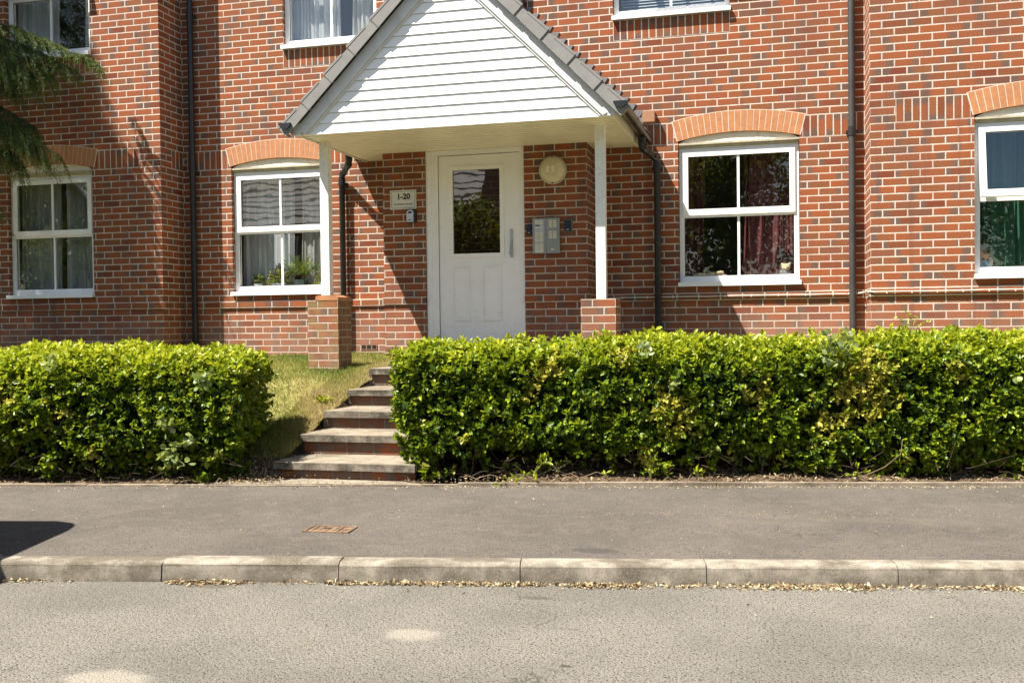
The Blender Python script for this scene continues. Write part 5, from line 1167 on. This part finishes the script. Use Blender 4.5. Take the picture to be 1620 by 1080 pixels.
def tree(x, y, h, r, label, seed, n=9000, size=.16):
    t = thing('tree', label, 'tree', (x, y, 0), 'trees across the street'); rg = np.random.default_rng(seed); b = MB(); b.tube([(x, y, -.1), (x+.1, y, h*.3), (x, y+.1, h*.55), (x+.1, y, h*.9)], [.22, .16, .10, .02], 8, cap=False)
    for i in range(9):
        a_ = rg.uniform(0, 6.28); z0 = h*rg.uniform(.25, .6); b.tube([(x, y, z0), (x+math.cos(a_)*r*.4, y+math.sin(a_)*r*.4, z0+h*.12), (x+math.cos(a_)*r*.75, y+math.sin(a_)*r*.75, z0+h*.2)], [.08, .05, .015], 6, cap=False)
    b.build('trunk', M['bark'], t)
    cl = 34; c_ = unit(rg.normal(size=(cl, 3)))*rg.uniform(.3, .95, (cl, 1))*np.array([r, r, h*.36])+np.array([x, y, h*.6]); k = rg.integers(0, cl, n); q = c_[k]+unit(rg.normal(size=(n, 3)))*rg.random((n, 1))**.4*r*.36
    V, F, T = leaves(q, unit(rg.normal(size=(n, 3))+np.array([0, 0, -.3])), rg.uniform(size*.6, size*1.2, n), size*.6, np.clip(rg.normal(size=n)*.25+.5, 0, 1), np.zeros(n), np.zeros(n)); npmesh('crown', V, F, TL, t, T)
tree(-8.2, -19.5, 5.6, 2.2, 'low bushy tree in front of the far house', 1); tree(-4.5, -21, 7.6, 2.6, 'round tree to the right of the far house', 2); tree(-.5, -20, 8.4, 3., 'tall dense tree straight across the street', 3, 12000)
tree(4.2, -21, 8.6, 3.2, 'tall dense tree second from the right end of the row', 4, 12000); tree(-27., -25, 9.5, 3.6, 'broad tree at the far left end of the row', 7, 12000); tree(-33., -29, 10.5, 4., 'tallest tree beyond the far left end of the row', 8, 12000); tree(-21.5, -19.5, 5.5, 2.6, 'low tree in front of the left end of the far house', 9, 8000); tree(9.2, -21, 8., 3., 'tree at the right end of the row', 5)
b = MB(); hb = thing('boundary_fence', 'dark timber fence along the far pavement', 'fence', (-2, -17.2, 0))
for i in range(90): b.box(-20+i*.4, -19.62+i*.4, -.01, .01, 0, 1.7, M=Matrix.Translation((0, -17.2, 0)))
b.build('boards', plain('dark_timber', (.07, .05, .035), .9), hb); b = MB()
for i in range(16): b.box(-20+i*2.3, -19.9+i*2.3, .011, .09, 0, 1.8, M=Matrix.Translation((0, -17.2, 0)))
b.build('fence_posts', M['bark'], hb)

# ------------------------------------------------------------------ car parked half on the pavement, just out of the frame; only its shadow shows
car = thing('parked_car', 'dark hatchback parked half on the pavement left of the camera view', 'car', tuple(SN(-5.7, -.35, .05)))
PNT = plain('car_paint', (.03, .035, .05), .25, .3, var=.02); TYR = plain('tyre', (.02, .02, .02), .9)
CN0 = -1.10; CW_ = 1.78; XR = -3.34   # rear end in s, body n from CN0 to CN0+CW_
prof = [(-.02, .35), (.0, .62), (-.02, .95), (-.05, 1.05), (-.16, 1.55), (-.34, 1.68), (-1.7, 1.72), (-2.2, 1.60), (-2.95, 1.02), (-3.7, .90), (-4.05, .72), (-4.1, .38), (-3.9, .26), (-.1, .26)]
b = MB(); ring = []; ns = [0, .04, .12, .3, .89, 1.48, 1.66, 1.74, 1.78]
for nn_ in ns:
    e = min(nn_, CW_-nn_); rr = []
    for (s_, z_) in prof:
        z2 = z_; tuck = 0
        if z_ > 1.0: k_ = (z_-1.0)/.5; inset = .20*k_; nn2 = CN0+inset+(CW_-2*inset)*nn_/CW_
        else: nn2 = CN0+nn_
        rnd_ = .08*(1-min(1, e/.3))**2; cs = -2.05; s2 = cs+(s_-cs)*(1-rnd_*.35); z2 = z_-(.05*(1-min(1, e/.25))**2 if z_ > 1.3 else 0)
        rr.append(SN(XR+s2, nn2, z2+.05))
    ring.append(rr)
for i in range(len(ns)-1):
    for k in range(len(prof)): k2 = (k+1) % len(prof); b.face([ring[i][k], ring[i][k2], ring[i+1][k2], ring[i+1][k]])
b.face(ring[0]); b.face(ring[-1][::-1]); b.build('body', PNT, car, smooth=True)
for sgn, nn_ in ((0, CN0-.004), (1, CN0+CW_+.004)):
    b = MB(); k_ = .02; pts = [(-.62, 1.06), (-.72, 1.38), (-1.7, 1.42), (-2.1, 1.36), (-2.75, 1.04)]
    b.face([SN(XR+s_, nn_+(1 if sgn == 0 else -1)*(.02+.20*(z_-1.0)/.5)-(0.0 if sgn == 0 else 0.)+(-.012 if sgn == 0 else .012), z_+.05) for s_, z_ in pts]); b.build('side_window', M['navy'], car)
b = MB(); b.face([SN(XR-.062, CN0+.25, 1.16), SN(XR-.062, CN0+CW_-.25, 1.16), SN(XR-.14, CN0+CW_-.35, 1.54), SN(XR-.14, CN0+.35, 1.54)]); b.build('rear_window', M['navy'], car)
for nn_ in (CN0+.05, CN0+CW_-.25):
    b = MB(); b.box(XR-.08, XR+.012, nn_, nn_+.2, .80, .98, M=SM); b.build('tail_light', plain('red_lens', (.30, .01, .01), .2), car)
for s_ in (-.75, -3.25):
    for nn_ in (CN0-.01, CN0+CW_-.19):
        b = MB(); zz = .31+(.0 if nn_ < 0 else .10); c_ = SN(XR+s_, nn_, zz); d_ = NN*.2; b.tube([c_, c_+d_], .31, 24); w_ = b.build('wheel', TYR, car, smooth=True)
        b = MB(); e0 = c_-NN*.004 if nn_ < 0 else c_+NN*.2; b.tube([e0, e0+NN*.004], .20, 20); b.build('rim', M['chrome'], w_)
